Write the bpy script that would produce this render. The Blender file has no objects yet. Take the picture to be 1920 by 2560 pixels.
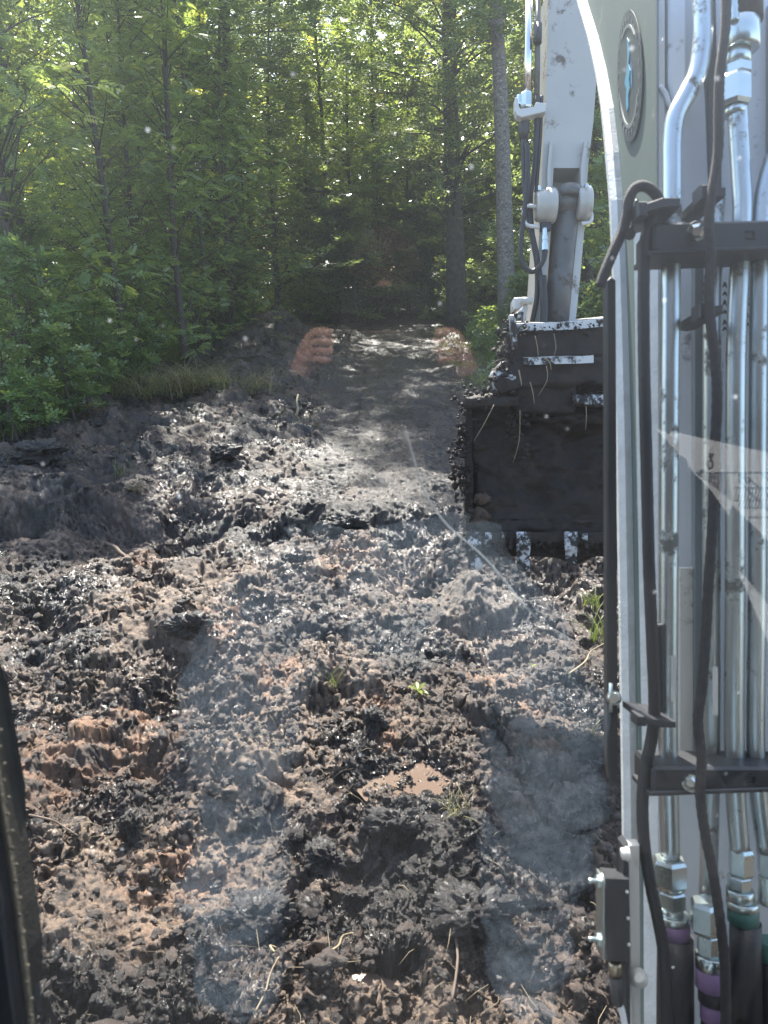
import bpy, math, random
import numpy as np
from mathutils import Vector, Matrix, Quaternion
R = math.radians
S = bpy.context.scene
COL = S.collection
# ---------------------------------------------------------------- camera, sky, sun, exposure
F = 1862.0; PITCH = R(17.6); H = 2.1
cam_d = bpy.data.cameras.new('camera'); cam = bpy.data.objects.new('camera', cam_d); COL.objects.link(cam)
cam.location = (0, 0, H); cam.rotation_euler = (math.pi/2 - PITCH, 0, 0)
cam_d.sensor_fit = 'VERTICAL'; cam_d.sensor_height = 32.0; cam_d.lens = 32.0*F/2560
cam_d.clip_start = 0.02; cam_d.clip_end = 600
cam_d.dof.use_dof = True; cam_d.dof.focus_distance = 5.5; cam_d.dof.aperture_fstop = 7.5
S.camera = cam
S.render.resolution_x = 768; S.render.resolution_y = 1024
SUN_AZ = R(-6); SUN_EL = R(51)
to_sun = Vector((math.sin(SUN_AZ)*math.cos(SUN_EL), math.cos(SUN_AZ)*math.cos(SUN_EL), math.sin(SUN_EL)))
W = bpy.data.worlds.new('World'); S.world = W; W.use_nodes = True
wn = W.node_tree; bg = wn.nodes['Background']
sky = wn.nodes.new('ShaderNodeTexSky'); sky.sky_type = 'NISHITA'; sky.sun_disc = False
sky.sun_elevation = SUN_EL; sky.sun_rotation = SUN_AZ % (2*math.pi); sky.air_density = 1.2; sky.dust_density = 2.0
wn.links.new(sky.outputs[0], bg.inputs[0]); bg.inputs[1].default_value = 0.15
sd = bpy.data.lights.new('sun', 'SUN'); sd.energy = 5.0; sd.angle = R(0.55); sd.color = (1.0, 0.95, 0.87)
sun = bpy.data.objects.new('sun', sd); COL.objects.link(sun); sun.rotation_euler = to_sun.to_track_quat('Z', 'Y').to_euler()
sun.location = (-4, 12, 20)
S.view_settings.view_transform = 'Standard'; S.view_settings.look = 'None'; S.view_settings.gamma = 1
S.view_settings.exposure = 1.85
S.render.engine = 'CYCLES'
S.cycles.max_bounces = 8; S.cycles.diffuse_bounces = 4; S.cycles.transparent_max_bounces = 8
S.cycles.transmission_bounces = 4; S.cycles.glossy_bounces = 3

# ---------------------------------------------------------------- projection helper
sp, cp = math.sin(PITCH), math.cos(PITCH)
FWD = Vector((0, cp, -sp)); UP = Vector((0, sp, cp)); RT = Vector((1, 0, 0)); CAM = Vector((0, 0, H))
def P(u, v, d):                     # photo pixel and depth -> point
    return CAM + d*(FWD + RT*((u-960)/F) + UP*((1280-v)/F))
def PL(lst, d): return [P(q[0], q[1], q[2] if len(q) > 2 else d) for q in lst]
def G(u, v, z=0.0):                 # photo pixel on the plane z
    w = FWD + RT*((u-960)/F) + UP*((1280-v)/F)
    t = (z-H)/w.z
    return CAM + w*t
def mm(px, d): return px/F*d        # pixel width at a depth

# ---------------------------------------------------------------- noise
def _h(ix, iy, s):
    n = (ix.astype(np.int64)*374761393 + iy.astype(np.int64)*668265263 + s*1442695041) & 0xffffffff
    n = ((n ^ (n >> 13))*1274126177) & 0xffffffff
    n = (n ^ (n >> 16)) & 0xffffffff
    n = (n*2246822519) & 0xffffffff; n = n ^ (n >> 15)
    return (n & 0xffffff)/float(0xffffff)
def vn(x, y, f, s=0):               # gradient noise -1..1
    x = x*f; y = y*f; ix = np.floor(x); iy = np.floor(y); fx = x-ix; fy = y-iy
    ux = fx*fx*fx*(fx*(fx*6-15)+10); uy = fy*fy*fy*(fy*(fy*6-15)+10)
    def g(a, b):
        t = _h(ix+a, iy+b, s)*2*np.pi
        return np.cos(t)*(fx-a)+np.sin(t)*(fy-b)
    n = (g(0,0)*(1-ux)+g(1,0)*ux)*(1-uy)+(g(0,1)*(1-ux)+g(1,1)*ux)*uy
    return n*1.5
def fbm(x, y, f, s=0, o=4, gain=.5):
    r = 0; a = 1.0
    for i in range(o):
        r = r+a*vn(x, y, f, s+i*17); a *= gain; f *= 2.03
    return r
def worley(x, y, f, s=0):           # F1, F2 and the id of the nearest cell
    x = x*f; y = y*f; ix = np.floor(x); iy = np.floor(y)
    d1 = np.full(x.shape, 9.0); d2 = np.full(x.shape, 9.0); cid = np.zeros(x.shape)
    for a in (-1,0,1):
        for b in (-1,0,1):
            cx = ix+a+_h(ix+a, iy+b, s); cy = iy+b+_h(ix+a, iy+b, s+5)
            d = np.hypot(x-cx, y-cy); c = _h(ix+a, iy+b, s+9)
            m = d < d1; d2 = np.where(m, d1, np.minimum(d2, d)); cid = np.where(m, c, cid); d1 = np.where(m, d, d1)
    return d1, d2, cid
def sst(a, b, x):
    t = np.clip((x-a)/(b-a), 0, 1); return t*t*(3-2*t)

# ---------------------------------------------------------------- object helpers
def tag(o, label=None, cat=None, group=None, kind=None):
    if label: o['label'] = label
    if cat: o['category'] = cat
    if group: o['group'] = group
    if kind: o['kind'] = kind
    return o
def empty(name, loc, rz=0, parent=None):
    o = bpy.data.objects.new(name, None); COL.objects.link(o); o.location = loc; o.rotation_euler = (0, 0, rz)
    o.empty_display_size = .2
    if parent: o.parent = parent
    return o
def np_mesh(name, V, Fc, smooth=False, nper=4):
    me = bpy.data.meshes.new(name)
    V = np.asarray(V, dtype=np.float32); Fc = np.asarray(Fc, dtype=np.int32)
    me.vertices.add(len(V)); me.vertices.foreach_set('co', V.ravel())
    me.loops.add(Fc.size); me.loops.foreach_set('vertex_index', Fc.ravel())
    me.polygons.add(len(Fc))
    me.polygons.foreach_set('loop_start', np.arange(0, Fc.size, Fc.shape[1], dtype=np.int32))
    if smooth: me.polygons.foreach_set('use_smooth', np.ones(len(Fc), dtype=bool))
    me.update(calc_edges=True); me.validate()
    return me
class MB:
    def __init__(s): s.v = []; s.f = []; s.sm = []
    def quadgrid(s, rings, closed=True, cap=True, smooth=True):
        b = len(s.v); n = len(rings[0])
        for r in rings: s.v += [Vector(p) for p in r]
        m = n if closed else n-1
        for i in range(len(rings)-1):
            for j in range(m):
                k = (j+1) % n
                s.f.append((b+i*n+j, b+i*n+k, b+(i+1)*n+k, b+(i+1)*n+j)); s.sm.append(smooth)
        if cap and closed:
            s.f.append(tuple(b+j for j in reversed(range(n)))); s.sm.append(False)
            s.f.append(tuple(b+(len(rings)-1)*n+j for j in range(n))); s.sm.append(False)
        return s
    def tube(s, pts, r, n=12, sub=0, cap=True, rib=0):
        pts = [Vector(p) for p in pts]
        if sub: pts = catmull(pts, sub)
        rs = [float(q) for q in r] if isinstance(r, (list, tuple)) else [float(r)]*len(pts)
        if len(rs) != len(pts):
            k = len(rs); rs = [rs[min(k-1, int(i*(k-1)/(len(pts)-1)))]*(1-(i*(k-1)/(len(pts)-1))%1)+rs[min(k-1, int(i*(k-1)/(len(pts)-1))+1)]*((i*(k-1)/(len(pts)-1))%1) for i in range(len(pts))]
        if rib: rs = [q*(1.0+(rib if i % 2 else -rib)) for i, q in enumerate(rs)]
        t0 = (pts[1]-pts[0]).normalized(); a = t0.orthogonal().normalized(); rings = []
        for i, p in enumerate(pts):
            t = (pts[min(i+1, len(pts)-1)]-pts[max(i-1, 0)]).normalized()
            q = t0.rotation_difference(t); a = (q @ a); a = (a-t*a.dot(t)).normalized(); t0 = t; b = t.cross(a)
            rings.append([p+rs[i]*(math.cos(w)*a+math.sin(w)*b) for w in [2*math.pi*j/n for j in range(n)]])
        return s.quadgrid(rings, cap=cap)
    def lathe(s, p0, p1, prof, n=20, smooth=True):  # prof: (t along axis in 0..1, radius)
        p0 = Vector(p0); p1 = Vector(p1); t = (p1-p0).normalized(); a = t.orthogonal().normalized(); b = t.cross(a)
        rings = [[p0.lerp(p1, q)+r*(math.cos(w)*a+math.sin(w)*b) for w in [2*math.pi*(j+.5)/n for j in range(n)]] for q, r in prof]
        return s.quadgrid(rings, smooth=smooth)
    def hexnut(s, p0, p1, r):
        return s.lathe(p0, p1, [(0, r*.86), (.12, r), (.88, r), (1, r*.86)], n=6, smooth=False)
    def prism(s, poly, depth, axis=None, bev=0.0):   # polygon of points pushed along an axis
        poly = [Vector(p) for p in poly]; axis = Vector(axis) if axis is not None else FWD
        axis = axis.normalized()
        c = sum(poly, Vector())/len(poly)
        def shrink(k):
            out = []; n = len(poly)
            for i in range(n):
                e1 = (poly[i]-poly[i-1]).normalized(); e2 = (poly[(i+1) % n]-poly[i]).normalized()
                m = (e2-e1)
                if m.length < 1e-4: m = (c-poly[i]).normalized()
                else:
                    m = m.normalized()
                    if m.dot(c-poly[i]) < 0 and False: m = -m
                out.append(poly[i]+m*k*1.2)
            return out
        if bev > 0:
            sh = shrink(bev)
            rings = [sh, [p+axis*bev for p in poly], [p+axis*(depth-bev) for p in poly], [p+axis*depth for p in sh]]
        else: rings = [poly, [p+axis*depth for p in poly]]
        return s.quadgrid(rings, smooth=False)
    def box(s, c, sx, sy, sz, rot=None, bev=0.0):
        c = Vector(c); rot = rot or Matrix.Identity(3)
        pl = [c+rot @ Vector((x*sx/2, -sy/2, z*sz/2)) for x, z in ((-1,-1),(1,-1),(1,1),(-1,1))]
        return s.prism(pl, sy, rot @ Vector((0,1,0)), bev)
    def build(s, name, mat, parent=None, label=None, kind=None):
        me = bpy.data.meshes.new(name); L = parent_loc(parent)
        me.from_pydata([tuple(p-L) for p in s.v], [], s.f)
        me.polygons.foreach_set('use_smooth', s.sm); me.materials.append(mat)
        o = bpy.data.objects.new(name, me); COL.objects.link(o)
        if parent: o.parent = parent
        if label: o['label'] = label
        if kind: o['kind'] = kind
        return o
def parent_loc(p):
    L = Vector()
    while p is not None: L += p.location; p = p.parent
    return L
def catmull(pts, sub):
    out = []; n = len(pts)
    for i in range(n-1):
        a = pts[max(i-1, 0)]; b = pts[i]; c = pts[i+1]; d = pts[min(i+2, n-1)]
        for k in range(sub):
            t = k/sub
            out.append(.5*((2*b)+(c-a)*t+(2*a-5*b+4*c-d)*t*t+(3*b-a-3*c+d)*t**3))
    out.append(pts[-1]); return out

# ---------------------------------------------------------------- materials
def mat(name): 
    m = bpy.data.materials.new(name); m.use_nodes = True; nt = m.node_tree
    return m, nt, nt.nodes['Principled BSDF']
def N(nt, t, **kw):
    n = nt.nodes.new('ShaderNode'+t)
    for k, v in kw.items():
        if k in n.inputs.keys(): n.inputs[k].default_value = v
        else: setattr(n, k, v)
    return n
def ramp(nt, fac, stops):
    r = N(nt, 'ValToRGB'); e = r.color_ramp.elements
    while len(e) > 1: e.remove(e[-1])
    e[0].position = stops[0][0]; c = stops[0][1]; e[0].color = (*c, 1) if hasattr(c, '__len__') else (c, c, c, 1)
    for p, c in stops[1:]:
        q = e.new(p); q.color = (*c, 1) if hasattr(c, '__len__') else (c, c, c, 1)
    nt.links.new(fac, r.inputs[0]); return r
def noise(nt, scale, detail=4, rough=.6, co=None, dim='3D'):
    n = N(nt, 'TexNoise'); n.inputs['Scale'].default_value = scale; n.inputs['Detail'].default_value = detail; n.inputs['Roughness'].default_value = rough
    if co: nt.links.new(co, n.inputs['Vector'])
    return n
def bump(nt, h, strength, dist, b):
    n = N(nt, 'Bump'); n.inputs['Strength'].default_value = strength; n.inputs['Distance'].default_value = dist
    nt.links.new(h, n.inputs['Height']); nt.links.new(n.outputs[0], b.inputs['Normal']); return n
def simple(name, col, rough=.5, metal=0.0, var=.15, scale=12, bmp=.1, dirt=None, dirt_amt=.5, coat=0):
    m, nt, b = mat(name); tc = N(nt, 'TexCoord'); co = tc.outputs['Object']
    n = noise(nt, scale, 5, .6, co)
    r = ramp(nt, n.outputs[0], [(.3, tuple(c*(1-var) for c in col)), (.7, tuple(min(1, c*(1+var)) for c in col))])
    out = r.outputs[0]
    if dirt:
        n2 = noise(nt, scale*1.7, 8, .72, co); k = 1-dirt_amt
        rr = ramp(nt, n2.outputs[0], [(.35+.3*k, 0.0), (.42+.3*k, 1.0)])
        mx = N(nt, 'MixRGB'); nt.links.new(rr.outputs[0], mx.inputs[0]); nt.links.new(out, mx.inputs[1]); mx.inputs[2].default_value = (*dirt, 1); out = mx.outputs[0]
        rm = N(nt, 'MapRange'); nt.links.new(rr.outputs[0], rm.inputs[0]); rm.inputs['To Min'].default_value = rough; rm.inputs['To Max'].default_value = .8
        nt.links.new(rm.outputs[0], b.inputs['Roughness'])
    else:
        rm = N(nt, 'MapRange'); nt.links.new(n.outputs[0], rm.inputs[0]); rm.inputs['To Min'].default_value = max(.02, rough-.12); rm.inputs['To Max'].default_value = min(1, rough+.12)
        nt.links.new(rm.outputs[0], b.inputs['Roughness'])
    nt.links.new(out, b.inputs['Base Color']); b.inputs['Metallic'].default_value = metal
    b.inputs['Coat Weight'].default_value = coat
    if bmp: bump(nt, noise(nt, scale*6, 4, .6, co).outputs[0], bmp, .004, b)
    return m
def leafmat(name, c1, c2, trans, tcol, rough=.42, mixv=.42):
    m, nt, b = mat(name)
    at = N(nt, 'Attribute'); at.attribute_name = 'tint'
    r = ramp(nt, at.outputs['Fac'], [(0, c1), (.8, c2), (.93, tuple(min(.4, q*k) for q, k in zip(c2, (2.0, 1.5, 1.1))))])
    nt.links.new(r.outputs[0], b.inputs['Base Color']); b.inputs['Roughness'].default_value = rough
    b.inputs['Specular IOR Level'].default_value = .6
    t = N(nt, 'BsdfTranslucent'); r2 = ramp(nt, at.outputs['Fac'], [(0, tuple(c*.7 for c in tcol)), (.8, tuple(c*1.2 for c in tcol)), (.95, (tcol[0]*2.0, tcol[1]*1.5, tcol[2]))])
    nt.links.new(r2.outputs[0], t.inputs[0])
    mx = N(nt, 'MixShader'); mx.inputs[0].default_value = trans
    nt.links.new(b.outputs[0], mx.inputs[1]); nt.links.new(t.outputs[0], mx.inputs[2])
    nt.links.new(mx.outputs[0], nt.nodes['Material Output'].inputs['Surface'])
    return m
# ================================================================ GROUND
BENCH = 0.20
def track_mask(x, y):
    w = .38*vn(x, y, .5, 3)+.22*vn(x, y, 1.7, 4)+.1*vn(x, y, 5, 14)
    cx = .22+.02*np.maximum(0, y-12)
    return sst(1.38, 1.02, np.abs(x-cx)+w)*sst(6.0, 6.5, y+.35*vn(x, y, .9, 8)+.12*vn(x, y, 3.1, 9))
def height(x, y, fine=True):
    x = np.asarray(x, dtype=np.float64); y = np.asarray(y, dtype=np.float64)
    far = np.maximum(0, y-9)
    z = 0.034*far-0.0002*far**2
    z = np.where(y > 90, z[y > 90].max() if np.any(y > 90) else 0, z) if False else np.minimum(z, 1.4)
    z = z+.35*sst(3.2, 7, np.abs(x))*sst(4, 9, y)+.10*fbm(x, y, .18, 40, 3)*sst(2.5, 6, np.abs(x))
    ym = y+.35*vn(x, y, .9, 8)+.12*vn(x, y, 3.1, 9)
    edge = sst(5.95, 6.28, ym+.05*fbm(x, y, 6, 30, 3))
    z = z+BENCH*edge
    tm = track_mask(x, y)
    # forest floor and grass strip are calmer than the dug soil
    calm = np.maximum(sst(4.6, 5.6, -x+.4*vn(x, y, .6, 21))*sst(6.5, 9, y), sst(1.5, 2.3, x+.3*vn(x, y, .7, 22))*sst(7.5, 9.5, y))
    calm = np.maximum(calm, sst(24, 30, y))
    calm = np.maximum(calm, sst(12, 20, np.abs(x)))
    rough = (1-tm)*(1-calm)
    # big heaps and hollows
    z = z+rough*(.13*fbm(x, y, .8, 50, 2)+.09*fbm(x, y, 2.1, 52, 2))
    def blob(cx, cy, rx, ry, h, p=2):
        return h*np.exp(-((x-cx)/rx)**2-((y-cy)/ry)**2)
    z = z+blob(-2.6, 17.5, 1.0, 2.6, .75)+blob(-2.4, 12.5, .8, 2.6, .28)+blob(-3.7, 9.2, 1.2, 1.2, .30)
    z = z+blob(-4.4, 7.2, 1.0, .6, .28)-blob(-1.75, 6.15, .42, .42, .34)+blob(-.75, 6.15, .28, .2, .12)
    z = z+blob(-.9, 1.75, .30, .25, .12)+blob(.35, 2.15, .3, .2, .10)+blob(.62, 3.15, .22, .22, .08)+blob(-.85, 2.9, .25, .22, .10)+blob(.2, 1.65, .35, .2, .12)
    z = z-blob(-.42, 2.0, .13, .5, .10)-blob(-.02, 1.45, .12, .35, .14)-blob(.42, 1.7, .18, .15, .12)
    # shallow wheel rut between dug soil and bench
    if fine:
        fz = 0*x
        wx = x+.06*vn(x, y, 5, 61)+.02*vn(x, y, 17, 62); wy = y+.06*vn(x, y, 5, 63)+.02*vn(x, y, 17, 64)
        def cap(d, k, p=.8): return np.clip(1-(d*k)**2, 0, 1)**p
        d1, d2, c = worley(wx, wy, 3.6, 70)
        z = z+rough*(.06*cap(d1, 1.1, 1.2)*(.2+c)*(c > .45)-.01)
        near = sst(9, 5, y); act = .55+.45*vn(x, y, 1.1, 75)
        qx = x+.05*fbm(x, y, 7, 160, 3)+.015*vn(x, y, 31, 161); qy = y+.05*fbm(x, y, 7, 162, 3)+.015*vn(x, y, 31, 163)
        d1, d2, c = worley(qx, qy, 8.5, 71)
        z = z+rough*.030*np.clip(1-(d1*1.0)**1.5, 0, 1)*(c-.15)*act
        n_ = fbm(wx, wy, 2.6, 84, 5, .6); z = z+rough*(.075*(.3-np.abs(n_))+.03*n_)
        fz = fz+rough*(.030*fbm(qx, qy, 9, 80, 5, .66)*act+.012*fbm(qx, qy, 34, 90, 4, .75)*near-.018*np.abs(fbm(qx, qy, 15, 95, 4, .65)))
        d1, d2, c = worley(qx, qy, 24, 72)
        fz = fz+rough*.010*np.clip(1-d1*1.1, 0, 1)*(c > .5)*c*near
        fz = fz+tm*(.010*fbm(qx, qy*1.6, 16, 140, 4, .7)-.008*np.abs(fbm(x, y, 28, 141, 3, .7)))
        sm_ = sst(.18, .5, fbm(x, y, 1.2, 170, 3)); fz = fz*(1-.6*sm_*rough)
        if fine != 2: z = z+fz
        # crawler prints on the bench
        for cx0, hw in ((-.62, .28), (.75, .32)):
            cxx = cx0+.05*vn(x*0+1, y, .3, 5)
            inb = sst(hw+.03, hw-.03, np.abs(x-cxx))*tm
            rib = .5+.5*np.sin((y+.02*vn(x, y, 3, 6))*2*np.pi/.085)
            z = z+inb*(.026*sst(.3, .7, rib)*(.4+.6*sst(-.3, .3, vn(x, y, 1.2, 7)))-.03)
            edgeb = np.exp(-((np.abs(x-cxx)-hw)/.035)**2)*tm
            z = z+edgeb*.035*np.clip(vn(x, y, 1.3, 13)+.1, 0, 1)*(.5+.8*vn(x, y, 6, 12))
        z = z+tm*(.040*fbm(x, y, 1.9, 100, 5, .66)+.009*fbm(x, y, 18, 104, 3, .7))
        z = z+calm*(.05*fbm(x, y, 2, 110, 4))
    # puddle floor
    pd = PUD[0]; 
    for (px_, py_, rr, zz) in PUD:
        k = np.exp(-(((x-px_)/rr[0])**2+((y-py_)/rr[1])**2)**1.5)
        z = z*(1-k)+k*(zz-.020+.022*fbm(x, y, 14, 120, 4, .65))
    return (z, fz) if fine == 2 else z
g0 = G(1045, 1955); g1 = G(705, 1968); g2 = G(950, 2450)
PUD = [(g0.x, g0.y, (.25, .20), .004), (g1.x, g1.y, (.07, .035), .0), (g2.x, g2.y, (.12, .05), -.02)]

# polar sheet: dense where the photo looks, coarse round the back, out to the horizon
def ground():
    a_f = np.radians(np.linspace(-36, 36, 640)); a_c = np.radians(np.concatenate([np.linspace(36, 324, 90)[1:-1]]))
    ang = np.concatenate([a_f, a_c]); nA = len(ang)
    r = np.concatenate([[0.25, .6, .9, 1.1], np.geomspace(1.25, 30, 1500), np.geomspace(31, 300, 40)])
    nR = len(r)
    Rr, A = np.meshgrid(r, ang, indexing='ij')
    X = Rr*np.sin(A); Y = Rr*np.cos(A)
    Z, fz = height(X, Y, 2)
    Pp = np.stack([X, Y, Z], -1); du = np.gradient(Pp, axis=0); dv = np.roll(Pp, -1, 1)-np.roll(Pp, 1, 1)
    Nn = np.cross(dv, du); Nn /= np.linalg.norm(Nn, axis=2)[..., None]+1e-12; Nn *= np.sign(Nn[..., 2:3]+1e-9); Nn[..., :2] *= 1.3
    # lateral push so lumps bulge and overhang a little
    rg = np.clip(np.abs(fz)*60, 0, 1)*sst(14, 6, Y)
    jx = .016*fbm(X, Y, 13, 77, 3, .6)*rg; jy = .016*fbm(X, Y, 13, 78, 3, .6)*rg
    Q = Pp+Nn*fz[..., None]; Q[..., 0] += jx; Q[..., 1] += jy
    # colour and wetness of the soil itself
    x, y = X, Y
    wx = x+.12*vn(x, y, 3, 200); wy = y+.12*vn(x, y, 3, 201)
    p_tan = sst(.02, .38, fbm(wx, wy, 1.1, 210, 4, .6))*sst(6.3, 5.0, y)
    p_tan = p_tan*(.55+.45*sst(1.6, -.5, x))
    p_or = np.zeros_like(x)
    for (u, v, rr) in ((850, 1400, .22), (865, 1265, .2), (950, 1760, .11), (985, 1835, .09), (1330, 1760, .07), (1345, 1870, .08), (360, 1370, .22), (700, 1660, .2), (330, 1800, .25), (430, 2130, .18), (560, 1560, .22), (180, 1850, .3), (1230, 1700, .14)):
        q = G(u, v, .05); dd = np.hypot(wx-q.x, (wy-q.y)*.8)/rr
        p_or = np.maximum(p_or, np.exp(-dd**2*1.0))
    p_or = np.clip(p_or*.95, 0, 1)*sst(-.5, .3, fbm(x, y, 9, 220, 3))
    black = sst(-.25, .25, fbm(wx, wy, 1.6, 230, 3))
    grit = .5+.5*fbm(x, y, 28, 240, 3, .7)
    d1, d2, c = worley(wx, wy, 10.5, 71)
    k = lambda *t: np.array(t)[None, None, :]
    peat = k(.017, .0128, .0108); brown = k(.060, .040, .029); tan = k(.25, .175, .12); orange = k(.27, .145, .08); silt = k(.034, .027, .023)
    C = brown*(1-black[..., None])+peat*black[..., None]
    C = 1.02*C*(.4+1.2*grit[..., None])*(.7+.6*c[..., None])
    pt = (p_tan*sst(.15, .75, grit+.35*c-.1))[..., None]; C = C*(1-.62*pt)+tan*.62*pt
    po = (p_or*(.45+.55*sst(.1, .7, grit+.4*c)))[..., None]; C = C*(1-.8*po)+orange*.8*po
    tm = track_mask(x, y)[..., None]; bright = (.5+.5*sst(-.2, .4, fbm(x, y, 1.3, 250, 4)))[..., None]
    C = C*(1-.75*tm)+silt*bright*(.7+.5*grit[..., None])*.75*tm
    gr = (sst(1.45, 2.2, x+.4*fbm(x, y, .9, 260, 3))*sst(8.5, 11, y))[..., None]
    C = C*(1-gr)+k(.055, .06, .025)*(.6+.7*grit[..., None])*gr
    ff = (sst(4.4, 5.4, -x+.4*vn(x, y, .6, 21))*sst(7, 9, y))[..., None]
    C = C*(1-ff)+k(.035, .032, .02)*ff
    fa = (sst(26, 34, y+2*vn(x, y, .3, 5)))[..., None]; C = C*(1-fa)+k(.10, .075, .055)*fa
    wet = (1-.55*tm[..., 0])*np.clip(sst(-.25, .35, fbm(wx, wy, 1.25, 270, 3))*(1-.75*p_tan)*(1-.7*p_or)+.3*black, 0, 1)*(1-gr[..., 0])*(1-ff[..., 0])
    idx = np.arange(nR*nA).reshape(nR, nA)
    i0 = idx[:-1]; i1 = idx[1:]
    Fc = np.stack([i0, i1, np.roll(i1, -1, 1), np.roll(i0, -1, 1)], -1).reshape(-1, 4)[:, ::-1]
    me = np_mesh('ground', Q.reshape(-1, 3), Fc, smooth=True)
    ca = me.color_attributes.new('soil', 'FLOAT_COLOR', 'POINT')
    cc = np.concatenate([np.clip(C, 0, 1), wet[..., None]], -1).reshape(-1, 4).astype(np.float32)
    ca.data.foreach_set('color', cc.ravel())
    m, nt, b = mat('wet_soil'); at = N(nt, 'Attribute'); at.attribute_name = 'soil'
    tc = N(nt, 'TexCoord'); co = tc.outputs['Object']
    n1 = noise(nt, 48, 9, .78, co); n2 = noise(nt, 240, 3, .7, co)
    r1 = ramp(nt, n1.outputs[0], [(.3, .55), (.7, 1.45)])
    mx = N(nt, 'MixRGB'); mx.blend_type = 'MULTIPLY'; mx.inputs[0].default_value = 1
    nt.links.new(at.outputs['Color'], mx.inputs[1]); nt.links.new(r1.outputs[0], mx.inputs[2])
    nt.links.new(mx.outputs[0], b.inputs['Base Color'])
    n3 = noise(nt, 14, 5, .65, co)
    ma = N(nt, 'Math'); ma.operation = 'ADD'; nt.links.new(at.outputs['Alpha'], ma.inputs[0])
    mr0 = N(nt, 'MapRange'); nt.links.new(n3.outputs[0], mr0.inputs[0]); mr0.inputs['From Min'].default_value = .35; mr0.inputs['From Max'].default_value = .65; mr0.inputs['To Min'].default_value = -.45; mr0.inputs['To Max'].default_value = .45
    nt.links.new(mr0.outputs[0], ma.inputs[1])
    mr = N(nt, 'MapRange'); nt.links.new(ma.outputs[0], mr.inputs[0]); mr.inputs['To Min'].default_value = .62; mr.inputs['To Max'].default_value = .20
    nt.links.new(mr.outputs[0], b.inputs['Roughness'])
    b.inputs['Specular IOR Level'].default_value = .55
    ad = N(nt, 'Math'); ad.operation = 'MULTIPLY_ADD'; nt.links.new(n2.outputs[0], ad.inputs[0]); ad.inputs[1].default_value = .35; nt.links.new(n1.outputs[0], ad.inputs[2])
    bump(nt, ad.outputs[0], .95, .016, b)
    me.materials.append(m)
    o = bpy.data.objects.new('ground', me); COL.objects.link(o); tag(o, kind='structure')
    return m
M_SOIL = ground()
def gz(x, y): return float(height(np.array([x]), np.array([y]), False)[0])
def gzf(x, y): return float(height(np.array([x]), np.array([y]), True)[0])
def GS(u, v):                        # photo pixel on the real ground
    z = 0.1
    for i in range(8):
        p = G(u, v, z) if v > 700 else G(u, 900, z)
        z = gz(p.x, p.y)
    return Vector((p.x, p.y, z))

rng = np.random.default_rng(7); rnd = random.Random(11)
# loose lumps, pebbles and straw: nobody could count them
def ico(sub=2):
    import bmesh
    bm = bmesh.new(); bmesh.ops.create_icosphere(bm, subdivisions=sub, radius=1)
    V = np.array([v.co[:] for v in bm.verts]); Fc = np.array([[v.index for v in f.verts] for f in bm.faces]); bm.free(); return V, Fc
from mathutils import noise as mnoise
def n3(V, f, seed, octs=4):
    o = Vector((seed*1.37, -seed*.71, seed*.33))
    return np.array([mnoise.fractal(Vector(v)*f+o, .8, 2.1, octs) for v in V])
def lump_shape(V, seed):
    k = n3(V, .9, seed, 5); k2 = np.abs(n3(V, 2.6, seed+3, 4))
    k3 = n3(V, 7, seed+5, 3) if len(V) > 200 else 0
    return V*(1+.6*k-.5*k2+.12*k3)[:, None]
    o = np.random.default_rng(seed).uniform(-9, 9, 2)
    n = fbm(V[:, 0]+V[:, 2]*.7+o[0], V[:, 1]-V[:, 2]*.6+o[1], 1.1, seed, 3, .6); n2 = fbm(V[:, 0]-V[:, 2]+o[1], V[:, 1]+V[:, 0]*.4, 4.0, seed+3, 3, .7)
    return V*(1+.55*n+.38*n2)[:, None]
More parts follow.
